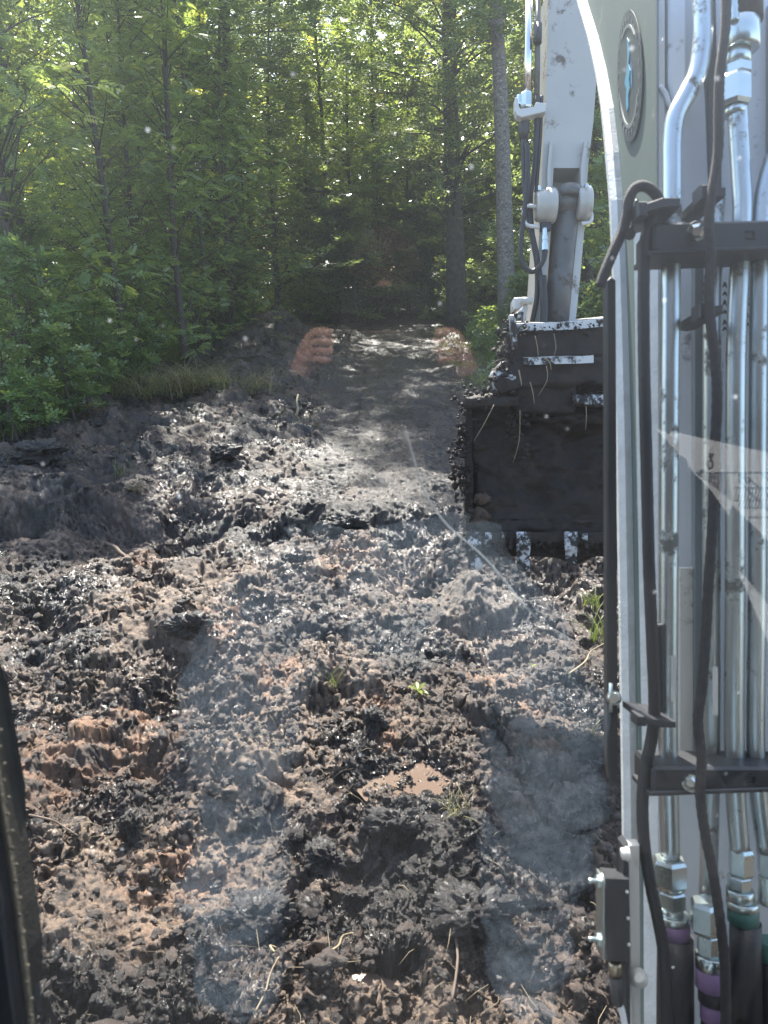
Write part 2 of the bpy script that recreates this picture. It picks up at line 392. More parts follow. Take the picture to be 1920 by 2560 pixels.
def clods():
    V1, F1 = ico(2); shapes = [lump_shape(V1, 300+i) for i in range(18)]
    V3, F3 = ico(3); shapes3 = [lump_shape(V3, 330+i) for i in range(18)]
    Vs, Fs, T = [], [], []; b = 0; n = 0
    cand = []
    for i in range(8500):
        y = 1.35+14*rng.random()**1.9; x = rng.uniform(-1, 1)*(y*.62+.3)
        cand.append((x, y))
    xs = np.array([c[0] for c in cand]); ys = np.array([c[1] for c in cand])
    keep = (1-track_mask(xs, ys) > .6) & (xs > -4.4) & ~((xs > 1.4) & (ys > 8)) & (vn(xs, ys, .9, 333)+.5*vn(xs, ys, 3, 334) > -.25)
    for q in PUD: keep &= np.hypot((xs-q[0])/q[2][0], (ys-q[1])/q[2][1]) > 1.1
    xs = xs[keep]; ys = ys[keep]; zs = height(xs, ys)
    for x, y, z in zip(xs, ys, zs):
        s = .004+.020*rng.random()**4+.0016*y
        if rng.random() < .03: s *= 2.0
        if rng.random() < .012: s *= 2.6
        a = rng.uniform(0, 6.28); c_, s_ = math.cos(a), math.sin(a); sc = s*rng.uniform(.7, 1.2, 3)*np.array([1.15, 1, .8])
        bigc = s/y > .0085; v = (shapes3 if bigc else shapes)[rng.integers(18)]*sc
        v = np.stack([v[:, 0]*c_-v[:, 1]*s_+x, v[:, 0]*s_+v[:, 1]*c_+y, v[:, 2]+z+s*.25], -1)
        Vs.append(v); Fs.append((F3 if bigc else F1)+b); b += len(v)
        t = rng.random(); T.append(np.full(len(v), t))
    V = np.concatenate(Vs); me = np_mesh('loose_clods', V, np.concatenate(Fs), smooth=True)
    T = np.concatenate(T)
    base = np.array([.016, .013, .012])[None]*(1-T[:, None])+np.array([.055, .038, .030])[None]*T[:, None]
    wet = 1-T
    ca = me.color_attributes.new('soil', 'FLOAT_COLOR', 'POINT')
    ca.data.foreach_set('color', np.concatenate([base, wet[:, None]], -1).astype(np.float32).ravel())
    me.materials.append(M_SOIL); o = bpy.data.objects.new('loose_clods', me); COL.objects.link(o)
    tag(o, 'small wet lumps of dark soil lying loose over the churned mud', 'clods', kind='stuff')
clods()
def big_clod(u, v, s, label, seed, sq=(1,1,1), col=(.02,.016,.014), sink=.35, name='mud_clod', wet=.7):
    V1, F1 = ico(5); p = GS(u, v); z = gzf(p.x, p.y)
    V = lump_shape(V1, seed); 
    V = V*(1+.10*n3(V, 6, seed+7, 4))[:, None]
    V = V*np.array(sq)*s
    me = np_mesh(name, V, F1, smooth=True); ca = me.color_attributes.new('soil', 'FLOAT_COLOR', 'POINT')
    cc = np.tile(np.array([*col, wet], dtype=np.float32), (len(V), 1)); ca.data.foreach_set('color', cc.ravel())
    me.materials.append(M_SOIL); o = bpy.data.objects.new(name, me); COL.objects.link(o); o.location = (p.x, p.y, z+s*sq[2]*(1-sink)); 
    tag(o, label, 'clod' if name == 'mud_clod' else 'rock', 'big clods on the dug soil' if name == 'mud_clod' else 'stones in the mud'); return o
big_clod(335, 2100, .058, 'upright black clod standing alone on the bare brown patch at lower left', 401, (.9, .8, 1.45))
big_clod(480, 1660, .10, 'wide flat-topped dark clod left of the muddy puddle', 402, (1.3, .9, .6))
big_clod(935, 1830, .060, 'round dark clod just above the brown puddle', 403)
big_clod(990, 2080, .085, 'rough dark clod directly below the brown puddle', 404, (1.2, .8, .8))
big_clod(560, 1150, .12, 'black clod on the heap above the hollow', 405, (1.3, 1, .8))
big_clod(600, 1290, .10, 'tall black clod at the right lip of the hollow', 406, (.7, .7, 1.2))
big_clod(870, 1290, .11, 'black clod beside the orange clay under the flattened track', 407, (1.5, 1, .6))
big_clod(120, 1230, .16, 'broad dark clod on the bank at the far left', 408, (1.8, 1, .7))
big_clod(640, 2330, .09, 'large shaded clod near the bottom edge of the view', 409, (1.4, 1, .8))
big_clod(1180, 2330, .10, 'crumbly dark clod at lower right near the black box', 410, (1.3, 1, .8))
big_clod(820, 2160, .07, 'wet glossy clod between puddle and bottom edge', 411, (1.3, 1, .8))
big_clod(345, 1310, .085, 'angular tan stone on the dug bank left of the hollow', 420, (1, .7, .75), (.26, .19, .13), .3, 'stone', .2)
big_clod(715, 1560, .055, 'pale grey stone half sunk in mud right of centre left', 421, (1.1, .8, .7), (.24, .21, .18), .3, 'stone', .3)
big_clod(955, 1395, .05, 'small rounded pale stone below the bench edge', 422, (1, .8, .8), (.28, .24, .2), .3, 'stone', .3)

# puddles
m, nt, b = mat('muddy_water'); b.inputs['Base Color'].default_value = (.13, .092, .070, 1); b.inputs['Roughness'].default_value = .05
bump(nt, noise(nt, 18, 2, .5, N(nt, 'TexCoord').outputs['Object']).outputs[0], .06, .01, b)
for (px_, py_, rr, zz) in PUD:
    ring = [(px_+rr[0]*1.15*math.cos(a)*(1+.1*math.sin(3*a)), py_+rr[1]*1.15*math.sin(a), zz-.012) for a in [i*math.pi/16 for i in range(32)]]
    o = MB(); o.v = [Vector(q) for q in ring]; o.f = [tuple(range(32))]; o.sm = [False]
    o.build('puddle_water', m, kind='structure')

# straw, roots, sticks
M_STRAW = simple('dry_straw', (.22, .17, .10), .7, var=.4, scale=3)
M_BARKSTICK = simple('stick_bark', (.10, .07, .05), .8, var=.3, scale=20)
def straw():
    mb = MB()
    for i in range(420):
        y = 1.4+9*rng.random()**1.8; x = rng.uniform(-1, 1)*(y*.58)
        if abs(x+.1) < 1.5 and y > 6.2: continue
        z = gzf(x, y); L = rng.uniform(.03, .14); a = rng.uniform(0, 6.28); p = Vector((x, y, z+.012))
        d = Vector((math.cos(a), math.sin(a), rng.uniform(-.1, .5)))*L; q = p+d*.5+Vector((rng.normal(0, .008), rng.normal(0, .008), .01))
        mb.tube([p, q, p+d], [.0011, .0010, .0006], n=3)
    o = mb.build('straw_bits', M_STRAW); tag(o, 'thin dry straws and root threads strewn over the mud', 'straw', kind='stuff')
straw()
def stick(u0, v0, u1, v1, r, label, z0=.015, z1=.03, mt=None, name='stick', cat='stick', curve=.02):
    a = GS(u0, v0); b_ = GS(u1, v1); a.z = gzf(a.x, a.y)+z0; b_.z = gzf(b_.x, b_.y)+z1
    m_ = (a+b_)/2; 
    pts = [a, a.lerp(b_, .33)+Vector((curve, 0, curve*.5)), a.lerp(b_, .66)+Vector((-curve*.5, curve, 0)), b_]
    lo = min(p.z for p in pts)
    o = MB().tube(pts, [r, r*.95, r*.8, r*.6], n=7, sub=4).build(name, mt or M_BARKSTICK)
    tag(o, label, cat, 'sticks lying on the mud'); return o
stick(265, 1360, 325, 1412, .017, 'thick brown stick lying in the left bank of clods', mt=M_BARKSTICK)
stick(738, 1035, 746, 1008, .022, 'pale upright stub of wood at the left edge of the flattened track', .0, .28, M_STRAW)
stick(640, 2560, 700, 2440, .0035, 'pale bent twig near the bottom edge left of centre', mt=M_STRAW, curve=.006)
stick(790, 2400, 900, 2330, .004, 'long pale twig crossing the shaded mud at the bottom', mt=M_STRAW)
stick(80, 2080, 200, 2120, .005, 'thin grey root on the mud beside the left pillar')
stick(1130, 2500, 1140, 2260, .0045, 'brown root running down the shaded furrow', mt=M_BARKSTICK, curve=.012)
stick(670, 2380, 690, 2440, .005, 'short pale twig poking out of the lower mud', mt=M_STRAW)
stick(1420, 1690, 1510, 1640, .005, 'pale straw stem beside the grass tuft at right', .03, .06, M_STRAW)

# grass blades helper
def blades(n, spread, hmin, hmax, wid, lean, seed, bend=1.0):
    r_ = np.random.default_rng(seed); V = []; Fc = []; T = []
    for i in range(n):
        a = r_.uniform(0, 6.28); rad = spread*math.sqrt(r_.random()); x0 = rad*math.cos(a); y0 = rad*math.sin(a)
        b_ = r_.uniform(0, 6.28); h = r_.uniform(hmin, hmax); l = lean*h*r_.uniform(.3, 1.2); w = wid*r_.uniform(.6, 1.2); t = r_.random()
        dx, dy = math.cos(b_), math.sin(b_); sx, sy = -dy*w, dx*w
        k = len(V)
        for q, ww in ((0, 1), (.4, .9), (.75, .6), (1, .05)):
            zz = h*(q-.35*bend*q*q*min(1, lean)); xx = x0+dx*l*q*q; yy = y0+dy*l*q*q
            V += [(xx-sx*ww, yy-sy*ww, zz), (xx+sx*ww, yy+sy*ww, zz)]; T += [t, t]
        for j in range(3): Fc.append((k+2*j, k+2*j+1, k+2*j+3, k+2*j+2))
    return np.array(V), np.array(Fc), np.array(T)
def attr_mesh(name, V, Fc, T, m, smooth=False):
    me = np_mesh(name, V, Fc, smooth); a = me.attributes.new('tint', 'FLOAT', 'POINT'); a.data.foreach_set('value', np.asarray(T, dtype=np.float32)); me.materials.append(m); return me
M_GRASS = leafmat('grass_green', (.07, .11, .02), (.16, .20, .05), .35, (.16, .22, .03))
M_DRYG = leafmat('grass_dry', (.12, .125, .04), (.28, .23, .11), .3, (.2, .19, .06), rough=.6)
def tuft(u, v, n, sp_, h0, h1, label, seed, m=None, lean=.8, wid=.003, loc=None, dz=0):
    p = GS(u, v) if loc is None else Vector((loc[0], loc[1], gz(*loc)))
    V, Fc, T = blades(n, sp_, h0, h1, wid, lean, seed); me = attr_mesh('grass_tuft', V, Fc, T, m or M_GRASS)
    o = bpy.data.objects.new('grass_tuft', me); COL.objects.link(o); o.location = (p.x, p.y, p.z+dz); tag(o, label, 'grass tuft', 'grass tufts on the mud'); return o
tuft(1500, 1600, 46, .07, .16, .34, 'lush yellow-green grass tuft growing by the black strip at right', 1, lean=1.0)
tuft(1480, 1520, 30, .06, .08, .18, 'small feathery green tuft above the larger grass at right', 2, wid=.004)
tuft(1150, 2030, 30, .05, .05, .12, 'dry yellowish grass clump below and right of the puddle', 3, M_DRYG, 1.1, .0015)
tuft(830, 1715, 14, .03, .06, .15, 'few thin green blades left of the leafy seedling', 4, wid=.002)
tuft(1480, 1840, 8, .02, .06, .12, 'tiny yellow blades by the right edge of the mud', 5, M_DRYG)
tuft(310, 1200, 16, .08, .12, .3, 'sparse green blades on the dark bank under the shrubs', 6)
tuft(130, 1350, 10, .05, .05, .12, 'small bright green blades on the left bank', 7)
tuft(560, 1010, 40, .15, .15, .4, 'green grass drooping over the far end of the dry grass mound', 8, lean=1.2)
# ================================================================ VEGETATION
M_LEAF = leafmat('sapling_leaf', (.10, .155, .065), (.19, .255, .105), .5, (.42, .52, .10), .30)
M_LEAF2 = leafmat('forest_leaf', (.08, .125, .07), (.15, .20, .10), .5, (.34, .42, .11), .32)
M_LEAF3 = leafmat('shrub_leaf', (.08, .14, .05), (.16, .23, .09), .45, (.28, .38, .08), .32)
M_YEL = leafmat('yellow_leaf', (.13, .17, .03), (.22, .25, .05), .5, (.32, .38, .05), .4)
M_BARK = simple('bark_dark', (.060, .048, .040), .85, var=.45, scale=9, bmp=.8)
M_BARKL = simple('bark_grey', (.15, .13, .115), .85, var=.5, scale=14, bmp=1, dirt=(.30, .30, .27), dirt_amt=.35)

def compound_leaf(pairs=5, L=.26, ll=.080, lw=.019):
    V = []; Fc = []
    def leaflet(o, d, n):
        s = np.cross(d, n); k = len(V)
        for q in (o, o+d*ll*.45+s*lw-n*.006, o+d*ll-n*.02, o+d*ll*.45-s*lw-n*.006): V.append(q)
        Fc.append((k, k+1, k+2, k+3))
    n = np.array([0, 0, 1.0])
    for i in range(pairs):
        t = (.3+.7*i/pairs)*L; o = np.array([t, 0, -.25*t*t/L])
        for sgn in (-1, 1):
            d = np.array([.55, sgn*.83, -.12]); leaflet(o, d/np.linalg.norm(d), n)
    leaflet(np.array([L, 0, -.25*L]), np.array([.94, 0, -.33]), n)
    return np.array(V), np.array(Fc)
def simple_sprig(nl=5, L=.14, ll=.075, lw=.024):
    V = []; Fc = []
    for i in range(nl):
        t = L*i/nl; sg = 1 if i % 2 else -1; o = np.array([t, 0, 0]); d = np.array([.6, sg*.75, -.1+.15*(i % 3)]); d /= np.linalg.norm(d)
        n = np.array([0, .2*sg, 1]); s = np.cross(d, n); k = len(V)
        for q in (o, o+d*ll*.5+s*lw, o+d*ll, o+d*ll*.5-s*lw): V.append(q)
        Fc.append((k, k+1, k+2, k+3))
    return np.array(V), np.array(Fc)
def scatter(tpl, pos, dirs, r_, droop=.35, scale=(.8, 1.2), roll=.5):
    tv, tf = tpl; n = len(pos)
    d = dirs.copy(); d[:, 2] -= droop*r_.random(n); d /= np.linalg.norm(d, axis=1)[:, None]
    up = np.tile([0, 0, 1.0], (n, 1)); up[:, :2] += r_.normal(0, roll, (n, 2)); 
    y = np.cross(up, d); y /= np.linalg.norm(y, axis=1)[:, None]+1e-9; z = np.cross(d, y)
    s = r_.uniform(scale[0], scale[1], n)
    M = np.stack([d, y, z], 1)*s[:, None, None]
    V = np.einsum('vk,nkj->nvj', tv, M)+pos[:, None, :]
    Fc = (tf[None]+(np.arange(n)*len(tv))[:, None, None]).reshape(-1, tf.shape[1])
    t = np.clip(r_.normal(.45, .25, n), 0, 1); T = np.repeat(t, len(tv))
    return V.reshape(-1, 3), Fc, T
# a plant: stem paths -> branches -> twigs -> leaf positions
def make_tree(seed, Ht, R0, tr, z0f, nb, twigs, per, tpl, leafm, barkm, upness=.6, lean=.1, droop=.35, scale=(.8, 1.2), prof='col', name='sapling', limbs=True):
    r_ = np.random.default_rng(seed); mb = MB()
    ax, ay = r_.uniform(-1, 1, 2)*lean
    wob = r_.uniform(0, 6.28, 4)
    def stem(t): return np.array([ax*Ht*t*t+.05*math.sin(3*t+wob[0])+.03*math.sin(9*t+wob[1]), ay*Ht*t*t+.05*math.sin(3.4*t+wob[2])+.03*math.sin(8*t+wob[3]), Ht*t-.25])
    mb.tube([Vector(stem(t)) for t in np.linspace(0, 1, 14)], [tr*(1.25-.25*min(1, 8*t))*(1-.85*t)+.004 for t in np.linspace(0, 1, 14)], n=9)
    pos = []; dr = []; lim = mb; lk_ = .3 if tr < .1 else .14
    for i in range(nb):
        t = z0f+(1-z0f)*((i+r_.random())/nb)**.9
        o = stem(t); a = r_.uniform(0, 6.28)
        if prof == 'col': rr = R0*(1.0-.75*t**2.5)*r_.uniform(.55, 1.1)
        elif prof == 'dome': rr = R0*math.sqrt(max(.05, 1-((t-z0f)/(1-z0f)*1.05-.35)**2*1.4))*r_.uniform(.5, 1.1)
        else: rr = R0*r_.uniform(.5, 1.1)*(1-.3*t)
        el = upness*r_.uniform(.3, 1.3); d = np.array([math.cos(a)*math.cos(el), math.sin(a)*math.cos(el), math.sin(el)])
        pts = [o+d*rr*q+np.array([0, 0, -.12*rr*q*q])+r_.normal(0, .02*rr, 3)*q for q in (0, .33, .66, 1)]
        if limbs: lim.tube([Vector(p) for p in pts], [tr*lk_*(1-t*.6)+.003, tr*lk_*.6*(1-t*.6)+.003, .005, .002], n=5)
        for k in range(twigs):
            q = .25+.75*r_.random()**.7; p0 = o+d*rr*q+np.array([0, 0, -.12*rr*q*q])
            e = r_.normal(0, 1, 3); e[2] *= .45; e = d*.5+e/np.linalg.norm(e); e /= np.linalg.norm(e); tl = rr*r_.uniform(.15, .45)
            if limbs and k % 3 == 0: lim.tube([Vector(p0), Vector(p0+e*tl)], [.005, .002], n=3)
            for j in range(per):
                s = r_.random(); pos.append(p0+e*tl*s+r_.normal(0, .02, 3)); f = r_.normal(0, 1, 3); f[2] = abs(f[2])*.3; f = e*.6+f/np.linalg.norm(f); dr.append(f/np.linalg.norm(f))
    V, Fc, T = scatter(tpl, np.array(pos), np.array(dr), r_, droop, scale)
    cm = attr_mesh('crown', V, Fc, T, leafm)
    tm = bpy.data.meshes.new('trunk'); tm.from_pydata([tuple(p) for p in mb.v], [], mb.f); tm.polygons.foreach_set('use_smooth', mb.sm); tm.materials.append(barkm)
    lm = None
    return tm, lm, cm
def place(name, src, x, y, rz, s, label, cat, group, sz=None):
    tm, lm, cm = src
    r = empty(name, (x, y, gz(x, y)), rz); r.scale = (s, s, sz or s); tag(r, label, cat, group)
    for nm, me in (('trunk' if name != 'shrub' else 'stem', tm), ('crown' if name != 'shrub' else 'foliage', cm)):
        o = bpy.data.objects.new(nm, me); COL.objects.link(o); o.parent = r
        if nm in ('trunk', 'stem') and lm:
            q = bpy.data.objects.new('branch', lm); COL.objects.link(q); q.parent = o
    return r
CL = compound_leaf(); CLs = compound_leaf(4, .2, .08, .022); SS = simple_sprig(); SSb = simple_sprig(6, .3, .115, .04)
sap = [make_tree(500+i, h, r0*1.08, tr*.8, .03, int(nb*1.15), 6, 5, CL, M_LEAF, M_BARK, .85, .07, scale=(.55, 1.0)) for i, (h, r0, tr, nb) in enumerate([(9.5, 1.7, .065, 60), (8.2, 1.5, .05, 52), (10.5, 1.9, .075, 64), (7.0, 1.4, .04, 46), (11.5, 1.8, .09, 66)])]
low = [make_tree(520+i, h, r0, .02, .06, nb, 5, 5, t, lm_, M_BARK, .7, .12, name='bush') for i, (h, r0, nb, t, lm_) in enumerate([(2.3, .8, 26, SS, M_LEAF3), (3.2, 1.1, 30, CLs, M_LEAF), (1.6, .8, 24, SS, M_LEAF3), (2.6, 1.1, 28, SSb, M_LEAF2)])]
big = [make_tree(540+i, h, r0, tr, z0, nb, 7, 6, SSb, M_LEAF2, bk, .9, .03, prof='dome', droop=.5, scale=(.7, 1.3)) for i, (h, r0, tr, z0, nb, bk) in enumerate([(19, 4.2, .30, .07, 105, M_BARK), (16, 3.6, .22, .06, 105, M_BARK), (21, 4.6, .34, .08, 110, M_BARKL), (14, 3.0, .14, .05, 85, M_BARK)])]
q = random.Random(5)
# left edge of the track: thin saplings leaning out
spots = [(-5.0, 10.2), (-6.2, 11.3), (-4.5, 12.6), (-7.3, 12.4), (-5.9, 13.6), (-4.7, 14.6), (-8.2, 14.4), (-6.6, 15.4), (-5.0, 16.6), (-9.3, 16.2), (-7.6, 17.2), (-5.6, 18.4), (-4.6, 19.6), (-6.7, 20.2), (-10.4, 18.9), (-8.6, 20.6), (-5.2, 21.8), (-7.2, 23.2), (-9.8, 23.4), (-11.9, 21.5), (-3.75, 13.8), (-3.6, 16.4), (-3.7, 18.4), (-3.5, 20.6), (-5.6, 12.0), (-6.9, 13.9)]
LAB = {0: 'slender sapling at the far left edge nearest the viewer', 2: 'leaning sapling whose leaves overhang the dry grass mound', 5: 'tall sapling just behind the dry grass mound', 8: 'bright sapling where the left wall of leaves ends', 12: 'sapling standing over the heap of dug soil', 16: 'farthest sapling of the left wall beside the dark gap'}
for i, (x, y) in enumerate(spots):
    place('sapling', sap[i % 5], x+q.uniform(-.2, .2), y+q.uniform(-.3, .3), q.uniform(0, 6.28), q.uniform(.9, 1.15), LAB.get(i, 'slender green sapling in the crowded wall of leaves at left'), 'tree', 'saplings at the left of the track')
# second clump beyond the soil heap
for i, (x, y) in enumerate([(-3.6, 25.5), (-2.6, 26.5), (-1.9, 28.0), (-4.6, 27.5), (-3.0, 29.2), (-1.2, 30.0), (-5.8, 29.0), (-.3, 30), (.9, 28.8), (2.6, 29), (4.4, 30.5), (3.6, 27.0), (5.6, 24.5), (1.6, 35), (-2.0, 33), (6.2, 21.5)]):
    place('young_tree', sap[(i+2) % 5], x, y, q.uniform(0, 6.28), q.uniform(.95, 1.25), 'young leafy tree in the clump straight behind the soil heap' if i else 'young tree nearest the dark gap behind the soil heap', 'tree', 'young trees beyond the soil heap')
# tall forest
bigs = [(-13, 27, 0), (-9.5, 30, 1), (-6.5, 33, 2), (-3.2, 34.5, 3), (-.4, 36, 0), (2.0, 33.5, 1), (4.6, 35, 2), (7.5, 31, 0), (9.5, 26, 1), (12, 33, 3), (-16, 34, 2), (-11, 38, 3), (-4.8, 40, 0), (1.2, 41, 2), (6, 41, 1), (11, 40, 0), (7.2, 24, 3), (-8.2, 25.6, 3)]
for i, (x, y, k) in enumerate(bigs):
    s_ = q.uniform(.9, 1.1)
    place('forest_tree', big[k], x, y, q.uniform(0, 6.28), s_, 'tall leafy tree in the dense forest wall behind the track', 'tree', 'trees of the forest wall behind the track', s_*q.uniform(.62, .78))
def P_at(u, y):  # x for a pixel column at a world distance on the ground
    z = gz(0, y); w = (Vector((0, y, z))-CAM); d = w.dot(FWD); return (u-960)/F*d
bt = make_tree(560, 17, 4.6, .29, .16, 130, 8, 8, SSb, M_LEAF2, M_BARK, .7, .01, prof='dome', droop=.5)
sht = make_tree(562, 15, 5.6, .2, .42, 120, 8, 8, SSb, M_LEAF2, M_BARK, .3, .02, prof='dome', droop=.4)
place('forest_tree', sht, -4.4, 23.6, 1.0, 1, 'spreading tree whose boughs reach over the track from the left', 'tree', None)
b_ = place('forest_tree', bt, P_at(1142, 22), 22, .4, 1, 'thick dark straight trunk right of the track end with drooping boughs', 'tree', None); b_.rotation_euler = (0, R(-2.6), 0)
gt = make_tree(561, 18, 2.6, .215, .45, 70, 7, 7, SSb, M_LEAF2, M_BARKL, .35, .0, prof='dome', droop=.5)
g_ = place('forest_tree', gt, P_at(1272, 17), 17, 0, 1, 'tall grey speckled trunk just left of the digger arm', 'tree', None); g_.rotation_euler = (0, R(-5.6), 0); g_.scale.z = .76
place('forest_tree', big[1], -4.6, 21.5, 2.0, 1.25, 'tall tree whose crown rises over the left saplings and shades the track', 'tree', None, .8)
place('forest_tree', big[3], 4.9, 19, 1.1, 1, 'dark leafy tree seen in the gap right of the digger arm', 'tree', None)
place('forest_tree', big[1], 5.8, 27, 2.1, 1, 'leafy tree between the dark trunk and the grey trunk', 'tree', None)
for i, (x, y, k, s) in enumerate([(-.9, 24.8, 3, 1.0), (.9, 29.5, 1, 1.0), (3.3, 26.5, 0, 1.1), (2.6, 30, 3, 1.3), (-.2, 27.6, 1, 1.2), (1.5, 27.0, 3, 1.0), (-1.6, 27.8, 3, 1.2), (4.6, 25.0, 3, 1.4)]):
    place('understory_tree', low[k], x, y, i*1.3, s*1.5, ['low leafy growth left of where the track disappears', 'fresh green growth closing the end of the track', 'sunlit growth right of the dark trunk', 'leafy growth behind the dark trunk', 'bushy growth across the middle of the track end', 'rounded growth just right of the track end', 'dense growth between the dark gap and the track end', 'wide leafy growth behind the grey trunk'][i], 'tree', None)
# shrubs
SH = [(-4.35, 9.3, 0, 1.0, 'pale-leaved shrub at the lower left edge over the dark bank'), (-5.2, 8.6, 2, 1.1, 'low shrub in the far left corner of the greenery'), (-4.9, 10.9, 1, .9, 'leafy shrub reaching up beside the nearest sapling'), (-3.9, 11.9, 2, .8, 'small dark shrub left of the dry grass mound'),
      (-4.1, 16.4, 1, .8, 'shrub spilling over the soil behind the dry grass mound'), (-3.9, 19.5, 3, .8, 'shrub at the foot of the left wall by the soil heap'), (-4.6, 23.5, 3, 1.0, 'dark shrub left of the soil heap'), (-6.4, 10.0, 3, 1.2, 'broad shrub behind the pale-leaved one at left'),
      (2.7, 15.5, 3, .7, 'low green shrub beside the grass strip right of the track'), (3.4, 17.5, 3, .9, 'rounded shrub under the grey trunk'), (3.1, 20.5, 1, .9, 'taller shrub between grey trunk and dark trunk'), (4.2, 14.0, 3, .9, 'shrub behind the bucket hinge at right'), (4.6, 16.3, 1, 1.2, 'tall shrub behind the digger arm'), (2.3, 23.5, 3, .8, 'yellow-green shrub right behind the dark trunk'), (5.6, 13.2, 3, 1.3, 'dark shrub in the gap right of the arm'), (-1.7, 25.2, 2, 1.1, 'small bright shrub at the end of the track'), (-4.15, 8.2, 0, .8, 'pale narrow-leaved shrub hanging over the lower left corner of the bank'), (-3.75, 8.9, 2, .75, 'small shrub right beside the lowest pale shrub at left'), (-3.9, 10.4, 2, .9, 'low shrub between the pale shrubs and the dry grass')]
for x, y, k, s, lb in SH: place('shrub', low[k], x, y, q.uniform(0, 6.28), s, lb, 'shrub', 'shrubs along the track')
# undergrowth carpet and grass strip
def carpet(name, pts, n, m, tpl, label, cat, seed, zr=.5, sc=(.7, 1.3)):
    r_ = np.random.default_rng(seed); pos = []
    P0 = np.array(pts); x = r_.uniform(P0[0][0], P0[1][0], n); y = r_.uniform(P0[0][1], P0[1][1], n)
    keep = carpet_keep(name, x, y); x = x[keep]; y = y[keep]
    z = height(x, y, False)+zr*r_.random(len(x))**1.5*(.5+.5*np.clip(vn(x, y, .8, seed)+.5, 0, 1))
    d = r_.normal(0, 1, (len(x), 3)); d[:, 2] = np.abs(d[:, 2])*.8; d /= np.linalg.norm(d, axis=1)[:, None]
    V, Fc, T = scatter(tpl, np.stack([x, y, z], 1), d, r_, .2, sc)
    me = attr_mesh(name, V, Fc, T, m); o = bpy.data.objects.new(name, me); COL.objects.link(o); tag(o, label, cat, kind='stuff')
def carpet_keep(name, x, y):
    w = .35*vn(x, y, .7, 701)
    if 'left' in name or name == 'undergrowth': return ((x < -4.3-.0*y+w) & (y > 8.2+w)) | ((x > 2.1+w) & (y > 11)) | ((y > 25+2*w) & ((x < -2) | (x > 1.2)))
    return np.ones(len(x), bool)
carpet('undergrowth', [(-14, 8), (14, 34)], 26000, M_LEAF3, SS, 'leafy undergrowth filling the forest floor on both sides of the track', 'undergrowth', 71, .75, (.9, 1.7))
def grass_strip():
    r_ = np.random.default_rng(72); V, Fc, T = [], [], []; b = 0
    for i in range(520):
        y = r_.uniform(8.6, 23); x = r_.uniform(1.25, 3.4)+.3*r_.random()
        if vn(np.array([x]), np.array([y]), 1.1, 705)[0] < -.3: continue
        v, f, t = blades(16, .16, .05, .22, .005, .9, 900+i); v = v+np.array([x, y, gz(x, y)]); V.append(v); Fc.append(f+b); T.append(t); b += len(v)
    for i in range(160):
        y = r_.uniform(8.2, 22); x = -4.1-.6*r_.random()
        v, f, t = blades(12, .15, .1, .4, .005, .9, 1900+i); v = v+np.array([x, y, gz(x, y)]); V.append(v); Fc.append(f+b); T.append(t); b += len(v)
    me = attr_mesh('verge_grass', np.concatenate(V), np.concatenate(Fc), np.concatenate(T), M_GRASS); o = bpy.data.objects.new('verge_grass', me); COL.objects.link(o)
    tag(o, 'short patchy grass along the edges of the muddy track', 'grass', kind='stuff')
grass_strip()
# dry grass mound on the left bank
def mound():
    p = GS(470, 985); r_ = np.random.default_rng(73); V, Fc, T = [], [], []; b = 0
    for i in range(70):
        a = r_.uniform(0, 6.28); rr = r_.random()**.8; x = 1.1*rr*math.cos(a)*(1+.3*math.sin(3*a)); y = .6*rr*math.sin(a); z = .2*(1-rr**2)*r_.random()
        v, f, t = blades(18, .14, .12, .62, .0035, 2.2, 2900+i, 1.2); v = v+np.array([x, y, z]); V.append(v); Fc.append(f+b); T.append(t); b += len(v)
    me = attr_mesh('dry_grass_mound', np.concatenate(V), np.concatenate(Fc), np.concatenate(T), M_DRYG); o = bpy.data.objects.new('dry_grass_mound', me); COL.objects.link(o); o.location = p
    tag(o, 'heap of pulled yellowing grass at the foot of the left saplings', 'grass heap')
mound()
# leafy seedling by the puddle
def seedling(u, v, n, L, Wd, label, seed):
    r_ = np.random.default_rng(seed); p = GS(u, v); p.z = gzf(p.x, p.y); V = []; Fc = []; T = []
    for i in range(n):
        a = i*2.4+r_.uniform(-.3, .3); el = r_.uniform(.3, 1.0); d = np.array([math.cos(a), math.sin(a)]); s = np.array([-d[1], d[0], 0]); k = len(V); l = L*r_.uniform(.6, 1.1)
        for t_, w_ in ((0, .1), (.25, .7), (.5, 1), (.75, .7), (1, .05)):
            c = np.array([d[0]*l*t_*math.cos(el), d[1]*l*t_*math.cos(el), l*(t_*math.sin(el)-.35*t_*t_)])
            V += [c-s*Wd*w_+[0, 0, .004], c, c+s*Wd*w_+[0, 0, .004]]; T += [.6]*3
        for j in range(4):
            for e in range(2): Fc.append((k+3*j+e, k+3*j+e+1, k+3*j+4+e, k+3*j+3+e))
    me = attr_mesh('seedling', np.array(V)+np.array([0, 0, .01]), np.array(Fc), T, M_YEL, True); o = bpy.data.objects.new('seedling', me); COL.objects.link(o); o.location = p; tag(o, label, 'seedling', 'seedlings in the mud')
seedling(1045, 1735, 7, .085, .012, 'bright green leafy seedling above the brown puddle', 1)
seedling(1330, 1672, 3, .03, .005, 'tiny green sprout in the mud left of the grass tuft', 2)
